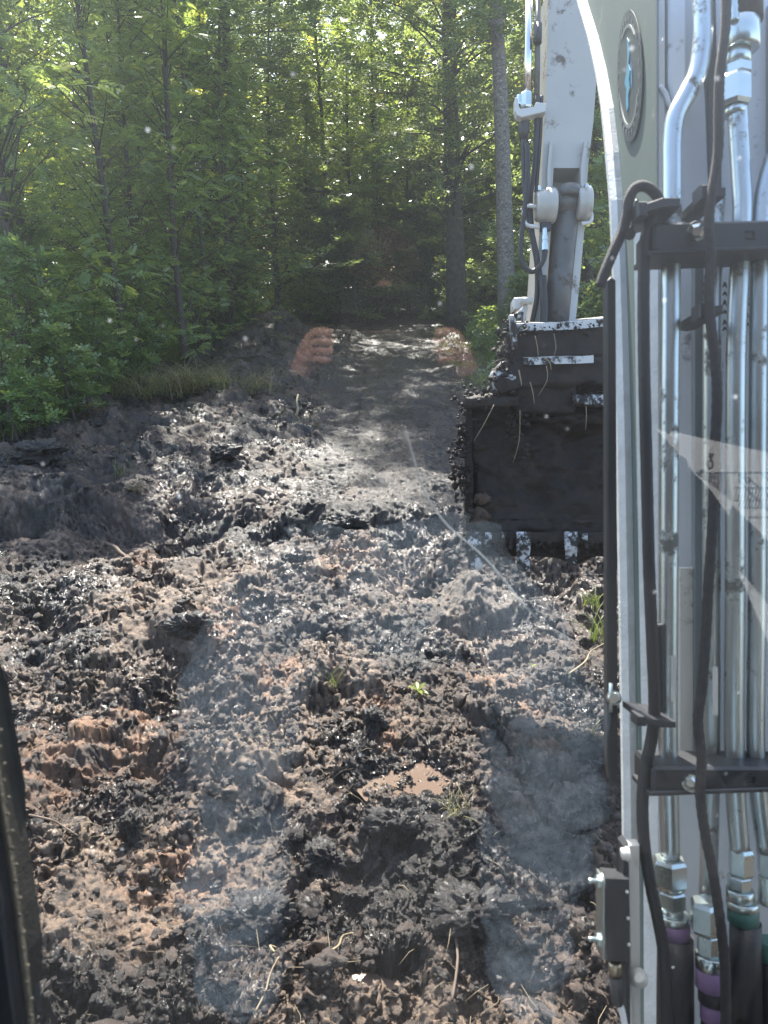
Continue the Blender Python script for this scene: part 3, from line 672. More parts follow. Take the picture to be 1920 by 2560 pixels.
# far wood as one mass
def wood():
    r_ = np.random.default_rng(74); n = 42000; 
    x = r_.uniform(-34, 34, n); y = r_.uniform(40, 52, n)+np.abs(x)*-.25; top = 12+3*vn(x, x*0, .25, 5)+2*vn(x, y, .6, 6)
    z = 1+top*r_.random(n); d = r_.normal(0, 1, (n, 3)); d /= np.linalg.norm(d, axis=1)[:, None]
    V, Fc, T = scatter(SSb, np.stack([x, y, z], 1), d, r_, .4, (2.0, 3.6)); me = attr_mesh('distant_wood', V, Fc, T, M_LEAF2)
    o = bpy.data.objects.new('distant_wood', me); COL.objects.link(o); tag(o, 'hazy mass of leaves of the deeper forest behind the nearer trees', 'woodland', kind='stuff')
wood()
# ================================================================ EXCAVATOR
M_WHITE = simple('machine_white', (.38, .365, .335), .38, var=.05, scale=3, bmp=.03, dirt=(.10, .075, .055), dirt_amt=.22, coat=.3)
M_WCLEAN = simple('machine_white_clean', (.48, .475, .45), .35, var=.05, scale=3, bmp=.02, dirt=(.25, .22, .18), dirt_amt=.12, coat=.3)
M_GREEN = simple('boom_side_paint', (.085, .115, .105), .8, var=.07, scale=4, bmp=.03, dirt=(.2, .2, .17), dirt_amt=.15)
M_LILAC = simple('boom_plate_paint', (.54, .56, .585), .45, var=.07, scale=5, bmp=.03, dirt=(.22, .2, .2), dirt_amt=.15)
M_ALU = simple('cast_edge', (.52, .53, .52), .42, var=.12, scale=25, bmp=.5)
M_STEEL = simple('zinc_pipe', (.50, .54, .55), .36, metal=1, var=.12, scale=9, bmp=.06, dirt=(.22, .22, .2), dirt_amt=.3)
M_NUT = simple('zinc_fitting', (.55, .60, .58), .3, metal=1, var=.10, scale=14, bmp=.08)
M_CHROME = simple('chrome_rod', (.75, .74, .72), .15, metal=1, var=.05)
M_BLACK = simple('black_plastic', (.022, .023, .026), .45, var=.2, scale=10, bmp=.05)
M_RUB = simple('black_rubber', (.014, .014, .017), .55, var=.25, scale=30, bmp=.25)
M_BRAID = simple('braided_sleeve', (.028, .026, .028), .7, var=.5, scale=120, bmp=1)
M_RODDARK = simple('dull_cylinder', (.085, .082, .078), .42, var=.35, scale=6, bmp=.15, dirt=(.06, .045, .035), dirt_amt=.4)
M_MUD = simple('caked_mud', (.014, .0085, .0062), .7, var=.6, scale=14, bmp=1.0, dirt=(.030, .019, .013), dirt_amt=.3)
M_MUD.node_tree.nodes['Principled BSDF'].inputs['Specular IOR Level'].default_value = .35
M_MUDW = simple('muddy_paint', (.42, .42, .42), .45, var=.1, scale=8, bmp=.4, dirt=(.012, .010, .009), dirt_amt=.74)
M_MUDW2 = simple('scuffed_paint', (.50, .49, .47), .45, var=.1, scale=7, bmp=.4, dirt=(.012, .010, .009), dirt_amt=.58)
M_ORANGE = simple('clay_smear', (.055, .032, .018), .8, var=.4, scale=30, bmp=1)
M_PURPLE = simple('purple_band', (.16, .10, .20), .5, var=.2, scale=30)
M_TEAL = simple('teal_band', (.035, .11, .095), .5, var=.2, scale=30)
M_TEXT = simple('black_print', (.02, .02, .03), .6)
M_BLUE = simple('blue_print', (.05, .22, .33), .5, var=.2)
M_BRASS = simple('brass_gland', (.45, .38, .28), .35, metal=1)
EX = empty('excavator', (.55, .3, 0)); tag(EX, 'white excavator with dirty bucket seen from its own cab at the right', 'excavator')
def part(mb, name, mt, par=None, label=None): return mb.build(name, mt, par or EX, label)
def quad(u0, v0, u1, v1, d): return [P(u0, v0, d), P(u0, v1, d), P(u1, v1, d), P(u1, v0, d)]

def caked(o, amp=.03, levels=3, seed=1, freq=9):       # real lumps of mud: subdivide the mesh and push it in and out
    import bmesh
    bm = bmesh.new(); bm.from_mesh(o.data)
    bmesh.ops.triangulate(bm, faces=bm.faces[:])
    for i in range(12):
        ed = [e for e in bm.edges if e.calc_length() > .035]
        if not ed or len(bm.verts) > 26000: break
        bmesh.ops.subdivide_edges(bm, edges=ed, cuts=1, use_grid_fill=False); bmesh.ops.triangulate(bm, faces=[f for f in bm.faces if len(f.verts) > 3])
    bmesh.ops.remove_doubles(bm, verts=bm.verts, dist=.002); bm.normal_update()
    co = np.array([v.co[:] for v in bm.verts]); 
    a = co[:, 0]+co[:, 1]*.7; b = co[:, 2]+co[:, 1]*.45
    n = .6*fbm(a, b, freq, seed, 4, .65)+.5*fbm(b*1.3, a, freq*.45, seed+9, 3)+.25*np.abs(fbm(a, b, freq*3.3, seed+4, 3, .7))
    for v, k in zip(bm.verts, n): v.co += v.normal*float(amp*k)
    bm.to_mesh(o.data); bm.free(); o.data.polygons.foreach_set('use_smooth', [True]*len(o.data.polygons)); return o

# ---- dipper arm seen from behind
D = 3.55
st = MB()
prof = [(1372, -40, 1500), (1368, 150, 1494), (1362, 300, 1484), (1356, 420, 1470), (1350, 560, 1462), (1341, 700, 1450), (1333, 830, 1436)]
def arm_ring(l, v, r, d, th): 
    a, b = P(l, v, d), P(r, v, d); k = FWD*th; return [a, b, b+k, a+k]
part(MB().quadgrid([arm_ring(l, v, r, D, .22) for l, v, r in prof[:4]], smooth=False), 'dipper_arm', M_WHITE)
DA = bpy.data.objects['dipper_arm']
part(MB().quadgrid([arm_ring(l, v, l+28-(v-420)*.01, D, .22) for l, v, r in prof[3:]], smooth=False), 'arm_flange', M_WHITE, DA)
part(MB().quadgrid([arm_ring(r-20, v, r, D, .22) for l, v, r in prof[3:]], smooth=False), 'arm_flange', M_WHITE, DA)
part(MB().quadgrid([arm_ring(l+28, v, r-20, D+.16, .05) for l, v, r in prof[3:]], smooth=False), 'arm_web', M_WHITE, DA)
for l, r in ((1369, 1377), (1452, 1462)):     # ribs running down to the bosses
    part(MB().quadgrid([arm_ring(l+a, v, r+a, D-.035, .04) for v, a in ((350, 6 if l < 1400 else 10), (420, 0), (500, -1))], smooth=False), 'arm_rib', M_WHITE, DA)
for u0, u1, uc, v in ((1338, 1388, 1363, 515), (1441, 1474, 1458, 510)):
    mb = MB(); c0 = P(u0, v, D-.03); c1 = P(u1, v, D-.03); mb.lathe(c0, c1, [(0, .060), (.12, .072), (.5, .072), (.52, .082), (.9, .082), (1, .074)], n=28)
    b_ = part(mb, 'pivot_boss', M_WHITE, DA)
    part(MB().hexnut(P(u0+6 if u0 < 1400 else u1-12, v-42, D-.07), P(u0+14 if u0 < 1400 else u1-4, v-42, D-.07), .018), 'grease_nipple', M_NUT, DA)
part(MB().tube(PL([(1345, 518), (1322, 515), (1311, 522), (1309, 545), (1318, 563), (1348, 568)], D-.05), mm(5, D), n=8, sub=4), 'hand_rail', M_WCLEAN, DA)
part(MB().tube(PL([(1468, 514), (1476, 530), (1479, 543), (1474, 556), (1453, 559)], D-.05), mm(5, D), n=8, sub=4), 'hand_rail', M_WCLEAN, DA)
part(MB().tube(PL([(1425, 490), (1415, 560), (1400, 700), (1388, 840)], D+.02), [mm(29, D), mm(30, D), mm(31, D), mm(31, D)], n=28), 'bucket_cylinder', M_RODDARK)
BC = bpy.data.objects['bucket_cylinder']
part(MB().lathe(P(1386, 508, D), P(1449, 506, D), [(0, .05), (.05, .062), (.95, .062), (1, .05)], n=28), 'cylinder_eye', M_RODDARK, BC)
part(MB().lathe(P(1424, 470, D-.02), P(1423, 500, D-.03), [(0, mm(22, D)), (.1, mm(30, D)), (1, mm(31, D))], n=28), 'cylinder_cap', M_RODDARK, BC)
# fittings and hoses on the left of the arm
part(MB().tube(PL([(1322, -40), (1321, 120), (1319, 235)], D), mm(9.5, D), n=16), 'hydraulic_rod', M_CHROME)
part(MB().tube(PL([(1345, -40), (1344, 110), (1342, 250)], D), mm(7, D), n=14), 'hydraulic_rod', M_RODDARK)
part(MB().hexnut(P(1316, 232, D), P(1315, 272, D), mm(15, D)), 'pipe_union', M_NUT)
part(MB().hexnut(P(1298, 238, D), P(1298, 262, D), mm(7, D)), 'pipe_union', M_NUT)
br = MB(); br.prism(PL([(1288, 243), (1288, 275), (1293, 288), (1305, 293), (1364, 279), (1366, 257), (1340, 255), (1336, 268), (1301, 274), (1296, 268), (1295, 243)], D-.06), .05, FWD, .003)
part(br, 'pipe_bracket', M_WCLEAN)
part(MB().lathe(P(1311, 280, D), P(1309, 352, D), [(0, mm(14, D)), (.25, mm(16, D)), (.3, mm(14, D)), (.7, mm(14, D)), (.75, mm(12, D)), (1, mm(10, D))], n=18), 'hose_fitting', M_BLACK)
part(MB().tube(PL([(1309, 350), (1310, 420), (1312, 480), (1325, 560), (1338, 620), (1349, 680), (1358, 740), (1360, 800)], D-.03), mm(6.5, D), n=10, sub=5), 'hydraulic_hose', M_RUB)
part(MB().tube(PL([(1344, 240), (1341, 330), (1336, 420), (1326, 500), (1331, 590), (1342, 660), (1342, 740), (1330, 806)], D-.01), mm(6.5, D), n=10, sub=5), 'hydraulic_hose', M_RUB)
part(MB().tube(PL([(1354, 240), (1351, 330), (1344, 430), (1340, 480)], D-.0), mm(5, D), n=10, sub=5), 'hydraulic_hose', M_RUB)
part(MB().tube(PL([(1318, 360), (1319, 440), (1310, 540), (1303, 600), (1302, 640), (1312, 668), (1330, 679), (1349, 666), (1360, 645), (1363, 622)], D-.05), mm(6.5, D), n=10, sub=5), 'hydraulic_hose', M_RUB)
part(MB().tube(PL([(1357, 690), (1360, 760), (1359, 812)], D-.06), mm(9.5, D), n=10, sub=5), 'hydraulic_hose', M_RUB)
part(MB().lathe(P(1362, 590, D-.05), P(1362, 626, D-.05), [(0, mm(8, D)), (.3, mm(8, D)), (.32, mm(7, D)), (.5, mm(7, D)), (.52, mm(9, D)), (1, mm(9, D))], n=8, smooth=False), 'hose_fitting', M_NUT)
part(MB().hexnut(P(1362, 570, D-.05), P(1362, 592, D-.05), mm(6, D)), 'pipe_union', M_NUT)
part(MB().prism(quad(1353, 555, 1378, 574, D-.05), .03, FWD, .003), 'hose_block', M_BLACK)
part(MB().tube(PL([(1345, 60), (1344, 108)], D-.03), mm(10, D), n=12), 'hose_fitting', M_BLACK)

# ---- linkage, coupler, bucket
D2 = 3.42
def P3(u, v, d): return P(u, v, d)
lk = MB(); lk.prism(PL([(1285, 744), (1305, 742), (1305, 772), (1285, 774)], D2+.1), .10, FWD, .004); part(lk, 'linkage_block', M_MUDW2, label='white block of the bucket linkage')
part(MB().prism(PL([(1305, 742), (1318, 742), (1320, 770), (1312, 806), (1307, 806), (1309, 772)], D2+.06), .05, FWD, .004), 'linkage_plate', M_WHITE)
part(MB().prism(PL([(1286, 786), (1308, 766), (1310, 784), (1292, 800)], D2+.05), .04, FWD, .004), 'linkage_plate', M_MUDW2)
part(MB().tube([P(1300, 752, D2+.04), P(1330, 752, D2+.04)], mm(9, D2), n=14), 'linkage_pin', M_WHITE)
part(MB().prism(PL([(1273, 786), (1289, 785), (1296, 866), (1292, 872), (1284, 871)], D2-.09), .05, FWD, .006), 'side_link', M_MUDW2, label='pale upright link plate at the left of the coupler')
cp_ = part(MB().prism(PL([(1292, 826), (1440, 818), (1560, 806), (1660, 800), (1660, 900), (1545, 886), (1490, 884), (1400, 888), (1340, 894), (1300, 905), (1290, 945), (1262, 935), (1266, 880), (1272, 835)], D2-.02), .26, FWD, .01), 'quick_coupler', M_MUD)
caked(cp_, .022, 3, 11)
topb = part(MB().quadgrid([[P(u, v, D2-.04), P(u, v+19, D2-.04), P(u, v+16, D2+.30), P(u, v-6, D2+.30)] for u, v in ((1291, 809), (1400, 806), (1440, 804), (1520, 796), (1640, 788))], smooth=False), 'coupler_top', M_MUDW2, cp_)
mid = part(MB().prism(PL([(1300, 900), (1480, 890), (1660, 888), (1660, 955), (1515, 950), (1495, 962), (1440, 956), (1300, 962), (1255, 985), (1240, 960), (1250, 925)], D2-.08), .24, FWD, .01), 'coupler_bar', M_MUD); caked(mid, .022, 3, 21)
part(MB().quadgrid([[P(u, v, D2-.11), P(u, v+18, D2-.11), P(u, v+18, D2+.05), P(u, v-3, D2+.05)] for u, v in ((1308, 895), (1380, 892), (1442, 891), (1484, 889))], smooth=False), 'bar_cap', M_MUDW2, mid)
lump_o = part(MB().lathe(P(1262, 905, D2-.02), P(1255, 990, D2-.02), [(0, .02), (.2, .05), (.5, .07), (.8, .055), (1, .02)], n=16), 'hinge_lug', M_MUDW, mid); caked(lump_o, .02, 2, 31)
nk = part(MB().prism(PL([(1290, 950), (1438, 950), (1442, 1035), (1288, 1035)], D2-.06), .2, FWD, .01), 'coupler_neck', M_MUD); caked(nk, .02, 3, 41)
# bucket: curved shell with side plates, opening towards the cab
BW0, BW1 = 1168, 1690
cl = [(0.05, 1000), (.26, 1003), (.46, 1050), (.56, 1130), (.55, 1220), (.44, 1305), (.22, 1372), (.0, 1392)]
def brow(u, off=0): 
    return [P(u, v, D2+dd) for dd, v in cl]
outer = []; 
th = .03
shell = MB()
Lp = [P(BW0, v, D2-.05+dd) for dd, v in cl]; Rp = [P(BW1, v, D2-.05+dd) for dd, v in cl]
cen = P(BW0, 1200, D2+.15)
def inn(pts, c): return [p+(c-p).normalized()*th for p in pts]
Li = inn(Lp, P(BW0, 1200, D2+.15)); Ri = inn(Rp, P(BW1, 1200, D2+.15))
shell.quadgrid([Lp+Li[::-1], Rp+Ri[::-1]], smooth=False)
bk = part(shell, 'bucket', M_MUD); caked(bk, .012, 2, 51)
for uu, nm in ((BW0-6, 'side_plate'), (BW1+2, 'side_plate')):
    o_ = part(MB().prism([P(uu, v, D2-.06+dd) for dd, v in cl], .035, RT, .003), nm, M_MUD, bk); caked(o_, .014, 2, 61)
fill = MB(); fill.prism([P(BW0+10, v, D2-.02+dd*.8) for dd, v in [(.08, 1012), (.3, 1015), (.5, 1100), (.5, 1220), (.35, 1320), (.04, 1385), (-.02, 1300), (.03, 1150), (.0, 1050)]], (BW1-BW0-18)/F*D2, RT, .0)
fo = part(fill, 'mud_load', M_MUD, bk); caked(fo, .085, 3, 71, 3.5)
for u_, w_, v_ in ((1222, 9, 1341), (1262, 7, 1340), (1462, 9, 1343), (1215, 5, 1352)):
    o_ = part(MB().prism(quad(u_-w_, v_-10, u_+w_, v_+9, D2-.112), .02, FWD, .004), 'bare_paint', M_MUDW, bk); caked(o_, .01, 1, int(u_), 25)
lip = part(MB().prism(quad(1166, 1330, 1692, 1358, D2-.10), .05, FWD, .004), 'cutting_edge', M_MUD, bk); caked(lip, .006, 2, 81)
rim = part(MB().quadgrid([[P(u, 992+s, D2-.09), P(u, 1016+s, D2-.09), P(u, 1016+s, D2-.02), P(u, 985+s, D2+.14)] for u, s in ((1163, 3), (1230, 0), (1296, 0))], smooth=False), 'bucket_rim', M_MUD, bk); caked(rim, .016, 2, 91, 14)
rim = part(MB().quadgrid([[P(u, 990+s, D2-.09), P(u, 1012+s, D2-.09), P(u, 1012+s, D2-.02), P(u, 982+s, D2+.14)] for u, s in ((1434, 0), (1520, -2), (1692, -4))], smooth=False), 'bucket_rim', M_MUDW, bk); caked(rim, .016, 2, 92, 14)
for u, w, v1, mt_, d_ in ((1188, 17, 1424, M_MUDW, .13), (1308, 17, 1430, M_MUDW, .13), (1428, 16, 1414, M_MUDW, .12), (1545, 16, 1424, M_MUD, .12), (1668, 16, 1424, M_MUD, .12)):
    t_ = MB().quadgrid([[P(u-w, v, D2-d_-a), P(u+w, v, D2-d_-a), P(u+w*k, v, D2-d_+b_), P(u-w*k, v, D2-d_+b_)] for v, k, a, b_ in ((1330, 1, 0, .08), (1375, 1, .015, .085), (1380, .85, .01, .075), (v1, .8, 0, .03))], smooth=False)
    o_ = part(t_, 'bucket_tooth', mt_, bk); caked(o_, .006, 1, int(u), 14)
    part(MB().lathe(P(u-w-3, 1352, D2-d_+.03), P(u+w+3, 1352, D2-d_+.03), [(0, .02), (.1, .026), (.9, .026), (1, .02)], n=10), 'tooth_pin', M_MUD, o_)
for c, rx, ry, s in (((1208, 1248), 20, 13, 3), ((1196, 1290), 26, 20, 4)):
    r_ = np.random.default_rng(s); pts = [P(c[0]+rx*math.cos(a)*(.8+.4*r_.random()), c[1]+ry*math.sin(a)*(.75+.5*r_.random()), D2-.075) for a in [i*math.pi/10 for i in range(20)]]
    pts = [p+FWD*.015 for p in pts]
    o_ = part(MB().prism(pts, .03, FWD), 'clay_smear', M_ORANGE, bk); caked(o_, .012, 2, 100+s, 20)
# crumbs stuck on rims and side
def crumbs(seedn, path, n, spread, s0, s1, mt, par):
    V0, F0 = ico(1); r_ = np.random.default_rng(seedn); Vs, Fs = [], []; b = 0
    for i in range(n):
        t = r_.random()*(len(path)-1); k = int(t); a = Vector(path[k]).lerp(Vector(path[k+1]), t-k); s = s0*.6+(s1-s0*.6)*r_.random()**3
        v = lump_shape(V0, int(r_.integers(50)))*s*r_.uniform(.6, 1.3, 3)+np.array(a[:])+r_.normal(0, spread*1.3, 3)-np.array(parent_loc(par)[:]); Vs.append(v); Fs.append(F0+b); b += len(v)
    me = np_mesh('mud_crumbs', np.concatenate(Vs), np.concatenate(Fs), True); me.materials.append(mt); o = bpy.data.objects.new('mud_crumbs', me); COL.objects.link(o); o.parent = par; o['kind'] = 'stuff'
    return o
cr = []
cr += crumbs(1, PL([(1170, 996), (1230, 998), (1292, 996)], D2-.04), 240, .022, .005, .018, M_MUD, bk),
cr += crumbs(2, PL([(1163, 1000), (1158, 1100), (1150, 1160), (1156, 1200), (1165, 1260), (1168, 1350)], D2-.06), 420, .018, .005, .02, M_MUD, bk),
cr += crumbs(3, PL([(1436, 992), (1530, 988)], D2-.05), 90, .018, .004, .013, M_MUD, bk),
cr += crumbs(4, PL([(1275, 800), (1266, 860), (1258, 930), (1240, 960)], D2-.05), 240, .02, .005, .018, M_MUD, cp_),
cr += crumbs(5, PL([(1296, 828), (1400, 828), (1540, 812)], D2-.05), 150, .012, .004, .013, M_MUD, cp_),
crumbs(6, PL([(1170, 1352), (1300, 1358), (1420, 1352), (1560, 1358)], D2-.08), 260, .016, .006, .026, M_MUD, bk)
crumbs(7, PL([(1300, 1030), (1290, 1100), (1300, 1180)], D2-.07), 120, .02, .005, .02, M_MUD, bk)
# grass roots hanging off
def strand(pts, w=1.2, par=None, mt=None): part(MB().tube(PL(pts, D2-.13), [mm(w, D2), mm(w*.9, D2), mm(w*.4, D2)], n=4, sub=4), 'hanging_root', mt or M_STRAW, par or cp_)
strand([(1235, 1012), (1210, 1060), (1185, 1102)], 1.6, bk); strand([(1366, 915), (1368, 950), (1345, 990)]); strand([(1297, 925), (1302, 950), (1304, 965)], 2, None, M_YEL if False else M_STRAW)
strand([(1385, 835), (1390, 870), (1383, 892)]); strand([(1338, 840), (1344, 870), (1346, 900)]); strand([(1300, 1025), (1298, 1100), (1282, 1158)], 1, bk); strand([(1214, 925), (1235, 905), (1262, 895)], 1.2)
strand([(1325, 955), (1332, 980), (1336, 1010)], 1.5); strand([(1465, 1015), (1466, 1040), (1464, 1075)], 1.2, bk); strand([(1360, 895), (1374, 905), (1378, 925)], 1.8)

# ---- boom beside the cab
# curved cast edge of the boom with its side face going away from it
edge = [(1448, -60, 1.62), (1462, 0, 1.60), (1490, 90, 1.56), (1512, 180, 1.53), (1528, 270, 1.50), (1540, 380, 1.47), (1550, 500, 1.44), (1557, 650, 1.40), (1562, 800, 1.38), (1570, 1100, 1.34), (1577, 1500, 1.30), (1585, 2000, 1.27), (1592, 2620, 1.25)]
SN = (P(1646, 0, 1.14)-P(1462, 0, 1.98)).cross(P(1462, -200, 1.98)-P(1462, 0, 1.98)); S0 = P(1462, 0, 1.98)
def on_side(u, v): w = P(u, v, 1.0)-CAM; return (S0-CAM).dot(SN)/w.dot(SN)
edge = [(u, v, on_side(u, v)-.02) for u, v, d in edge]
lw = [28, 28, 30, 33, 36, 38, 38, 38, 40, 42, 42, 42, 42]
bl = MB(); rings = []
for (u, v, d), w in zip(edge, lw):
    rings.append([P(u-w*.75, v, d+.02), P(u-w*.62, v, d), P(u-w*.2, v, d-.012), P(u+w*.2, v, d-.012), P(u+w*.62, v, d), P(u+w*.75, v, d+.02), P(u+w*.75, v, d+.07), P(u-w*.75, v, d+.07)])
bl.quadgrid(rings, smooth=False); boom = part(bl, 'boom', M_ALU)
part(MB().quadgrid([[P(u+14, v, d-.03), P(u+22, v, d-.03), P(u+22, v, d+.01), P(u+14, v, d+.01)] for u, v, d in edge], smooth=False), 'boom_flange', M_WCLEAN, boom)
# strip right of the edge (front face of the boom), full height
part(MB().quadgrid([[P(u0, v, 1.24), P(u1, v, 1.20), P(u1, v, 1.26), P(u0, v, 1.33)] for u0, u1, v in ((1584, 1648, 560), (1590, 1652, 1000), (1600, 1660, 1600), (1608, 1664, 2000), (1610, 1668, 2620))], smooth=False), 'boom_face', M_ALU, boom)
# green side plate with the round emblem
sp_ = part(MB().quadgrid([[P(u+6, v, on_side(u+6, v)), P(ur, v, on_side(ur, v)), P(ur+4, v, on_side(ur, v)+.04), P(u+10, v, on_side(u+6, v)+.04)] for (u, v, d), ur in zip(edge, [1646]*7+[1610]*6)], smooth=False), 'boom_side', M_GREEN, boom)
def sidept(t, v): return P(1462, v, 1.98).lerp(P(1646, v, 1.14), t)+Vector((-.003, -.002, 0))
def em(rt, rv, uc=.74, vc=190, n=40, a0=0, a1=2*math.pi, off=0):
    c = sidept(uc, vc); ax = (sidept(1, vc)-sidept(0, vc)).normalized(); ay = (sidept(uc, vc-10)-c).normalized(); nrm = ax.cross(ay)
    if nrm.dot(CAM-c) < 0: nrm = -nrm
    return c, ax, ay, nrm
c_, ax_, ay_, nn_ = em(0, 0)
def disc(r0, r1, mt, name, off, par, a0=0, a1=2*math.pi, sq=1.15):
    mb = MB(); n = 48
    rings = []
    for i in range(n+1):
        w = a0+(a1-a0)*i/n; dr = ax_*math.cos(w)*sq+ay_*math.sin(w); b_ = c_+nn_*off; rings.append([b_+dr*r0, b_+dr*r1, b_+dr*r1+nn_*.0012, b_+dr*r0+nn_*.0012])
    mb.quadgrid(rings, cap=False, smooth=False); return part(mb, name, mt, par)
M_EMB = simple('emblem_dark', (.022, .038, .045), .5, var=.4, scale=60); M_EMG = simple('emblem_grey', (.16, .175, .175), .5, var=.2)
disc(0.001, .120, M_EMB, 'emblem', .0005, sp_); disc(.088, .096, M_EMG, 'emblem', .002, sp_, R(200), R(340)); disc(.088, .094, M_EMG, 'emblem', .002, sp_, R(50), R(130))
for i in range(26):
    w = i*2*math.pi/26; p = c_+ax_*math.cos(w)*1.15*.104+ay_*math.sin(w)*.104+nn_*.0025
    part(MB().prism([p+ax_*a+ay_*b_ for a, b_ in ((-.0035, -.004), (.0035, -.004), (.0035, .004), (-.0035, .004))], .001, nn_), 'emblem_mark', M_EMG, sp_)
M_GREEN.node_tree.nodes['Principled BSDF'].inputs['Specular IOR Level'].default_value = .15
for pts in ([(-.004, .070), (.008, .062), (.014, .040), (.006, .022), (.018, .010), (.010, -.006), (.016, -.022), (.004, -.034), (.006, -.056), (-.006, -.066), (-.012, -.044), (-.008, -.024), (-.024, -.014), (-.012, .002), (-.006, .018), (.000, .040)], [(.022, .030), (.030, .010), (.034, -.020), (.024, -.012), (.024, .006)]):
    part(MB().prism([c_+nn_*.0022+ax_*a_*1.5+ay_*b_ for a_, b_ in pts], .0012, nn_), 'emblem_figure', M_BLUE, sp_)
# pale lilac plate behind the pipes
pl = part(MB().quadgrid([[P(1645, v, 1.16), P(1700, v, 1.17), P(2080, v, 1.12), P(2080, v, 1.2), P(1645, v, 1.24)] for v in (-60, 500, 1200, 1700, 2100, 2680)], smooth=False), 'boom_plate', M_LILAC, boom)
part(MB().quadgrid([[P(1640, v, 1.145), P(1662, v, 1.145), P(1662, v, 1.165), P(1640, v, 1.165)] for v in (-60, 300, 560)], smooth=False), 'boom_flange', M_WCLEAN, boom)
# welded pad with a rounded end
pad = [(1672, -60), (1672, 200), (1680, 245), (1695, 262), (1712, 245), (1716, 200), (1716, -60)]
part(MB().prism(PL(pad, 1.142), .02, FWD, .003), 'weld_pad', M_LILAC, boom)
part(MB().tube(PL([(1650, 215), (1664, 235), (1674, 262), (1690, 272), (1706, 262), (1716, 244)], 1.142), .004, n=8, sub=4), 'weld_bead', M_LILAC, boom)
# white window of bare plate; grey and black strips coloured as shade in gaps
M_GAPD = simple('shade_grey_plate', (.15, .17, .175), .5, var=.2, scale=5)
part(MB().prism(quad(1698, 1418, 1735, 1905, 1.13), .012, FWD, .002), 'plate_strip', M_WCLEAN, boom)
part(MB().prism(quad(1735, 640, 1775, 1905, 1.128), .012, FWD, .002), 'plate_strip', M_GAPD, boom)
part(MB().prism(quad(1930, 0, 2000, 520, 1.12), .02, FWD, .002), 'plate_strip', M_GAPD, boom)
part(MB().prism(PL([(1790, -60), (1790, 240), (1800, 420), (1806, 520), (1778, 520), (1775, 250), (1760, 100), (1760, -60)], 1.135), .012, FWD, .002), 'gap_shade_strip', M_BLACK, boom)
# black guard strip along the cab side edge
gs = part(MB().prism(PL([(1516, 700), (1528, 690), (1540, 700), (1541, 1940), (1548, 1962), (1537, 1966), (1524, 1950), (1519, 1900)], 1.10), .02, FWD, .002), 'guard_strip', M_BLACK)
part(MB().tube(PL([(1527, 1708), (1527, 1780)], 1.09), .003, n=8), 'strip_handle', M_NUT, gs)
part(MB().lathe(P(1535, 1745, 1.085), P(1535, 1745, 1.10), [(0, .007), (.5, .011), (1, .011)], n=16), 'strip_bolt', M_NUT, gs)
# steel pipes
DP = 1.07
def pipe(pts, w, mt=M_STEEL, d=DP, name='steel_pipe', lab=None, n=24): return part(MB().tube(PL(pts, d), mm(w/2, d), n=n, sub=6), name, mt, None, lab)
pipe([(1752, -60), (1757, 40), (1756, 110), (1744, 180), (1718, 235), (1690, 290), (1681, 350), (1680, 430), (1680, 520), (1678, 640), (1676, 800), (1673, 1100), (1671, 1500), (1670, 1850), (1676, 2150)], 47, lab='bent steel pipe with a kink at its top, leftmost of the pipes')
pipe([(1843, 270), (1846, 330), (1852, 430), (1856, 520), (1850, 650), (1840, 900), (1838, 1400), (1836, 1900), (1850, 2130)], 47)
pipe([(1935, 390), (1915, 460), (1905, 530), (1898, 700), (1894, 1100), (1893, 1500), (1890, 1900), (1915, 2130)], 43)
pipe([(1790, 500), (1784, 650), (1780, 900), (1779, 1400), (1778, 1900), (1770, 2240)], 44, d=DP+.02)
pipe([(1960, 640), (1955, 1900)], 40)
def fit(u, stack, d=DP, name='pipe_fitting'):
    root = None
    for (u_, v0, v1, w, kind, mt) in stack:
        a, b_ = P(u_, v0, d), P(u_, v1, d); r = mm(w/2, d); mb = MB()
        if kind == 'hex': mb.hexnut(a, b_, r)
        elif kind == 'hose': mb.tube([a, a.lerp(b_, .3), b_], [r, r*1.03, r*1.05], n=24)
        else: mb.lathe(a, b_, [(0, r*.92), (.06, r), (.94, r), (1, r*.9)], n=28)
        o = part(mb, {'hex': 'hex_nut', 'hose': 'rubber_hose', 'cyl': 'crimp_collar', 'band': 'colour_band'}[kind], mt, root); 
        if root is None: root = o; 
fit(1675, [(1675, 2128, 2146, 46, 'cyl', M_NUT), (1674, 2146, 2215, 86, 'hex', M_NUT), (1678, 2214, 2224, 60, 'cyl', M_NUT), (1679, 2224, 2268, 70, 'hex', M_NUT), (1680, 2268, 2290, 56, 'cyl', M_NUT), (1682, 2284, 2304, 78, 'cyl', M_NUT), (1683, 2302, 2340, 80, 'band', M_PURPLE), (1688, 2338, 2640, 86, 'hose', M_RUB)])
fit(1850, [(1850, 56, 128, 92, 'cyl', M_NUT), (1845, 128, 162, 60, 'cyl', M_NUT), (1845, 162, 190, 64, 'hex', M_NUT), (1836, 192, 268, 80, 'hex', M_NUT), (1838, 268, 290, 52, 'cyl', M_NUT), (1860, -60, 56, 84, 'hose', M_RUB)])
fit(1852, [(1853, 2120, 2188, 60, 'hex', M_NUT), (1848, 2188, 2222, 56, 'hex', M_NUT), (1850, 2222, 2250, 66, 'cyl', M_NUT), (1856, 2250, 2268, 76, 'cyl', M_NUT), (1858, 2266, 2306, 74, 'band', M_TEAL), (1864, 2304, 2640, 74, 'hose', M_RUB)])
fit(1925, [(1925, 2125, 2190, 60, 'hex', M_NUT), (1922, 2190, 2260, 50, 'cyl', M_NUT), (1925, 2350, 2400, 60, 'band', M_TEAL), (1930, 2395, 2640, 60, 'hose', M_RUB)])
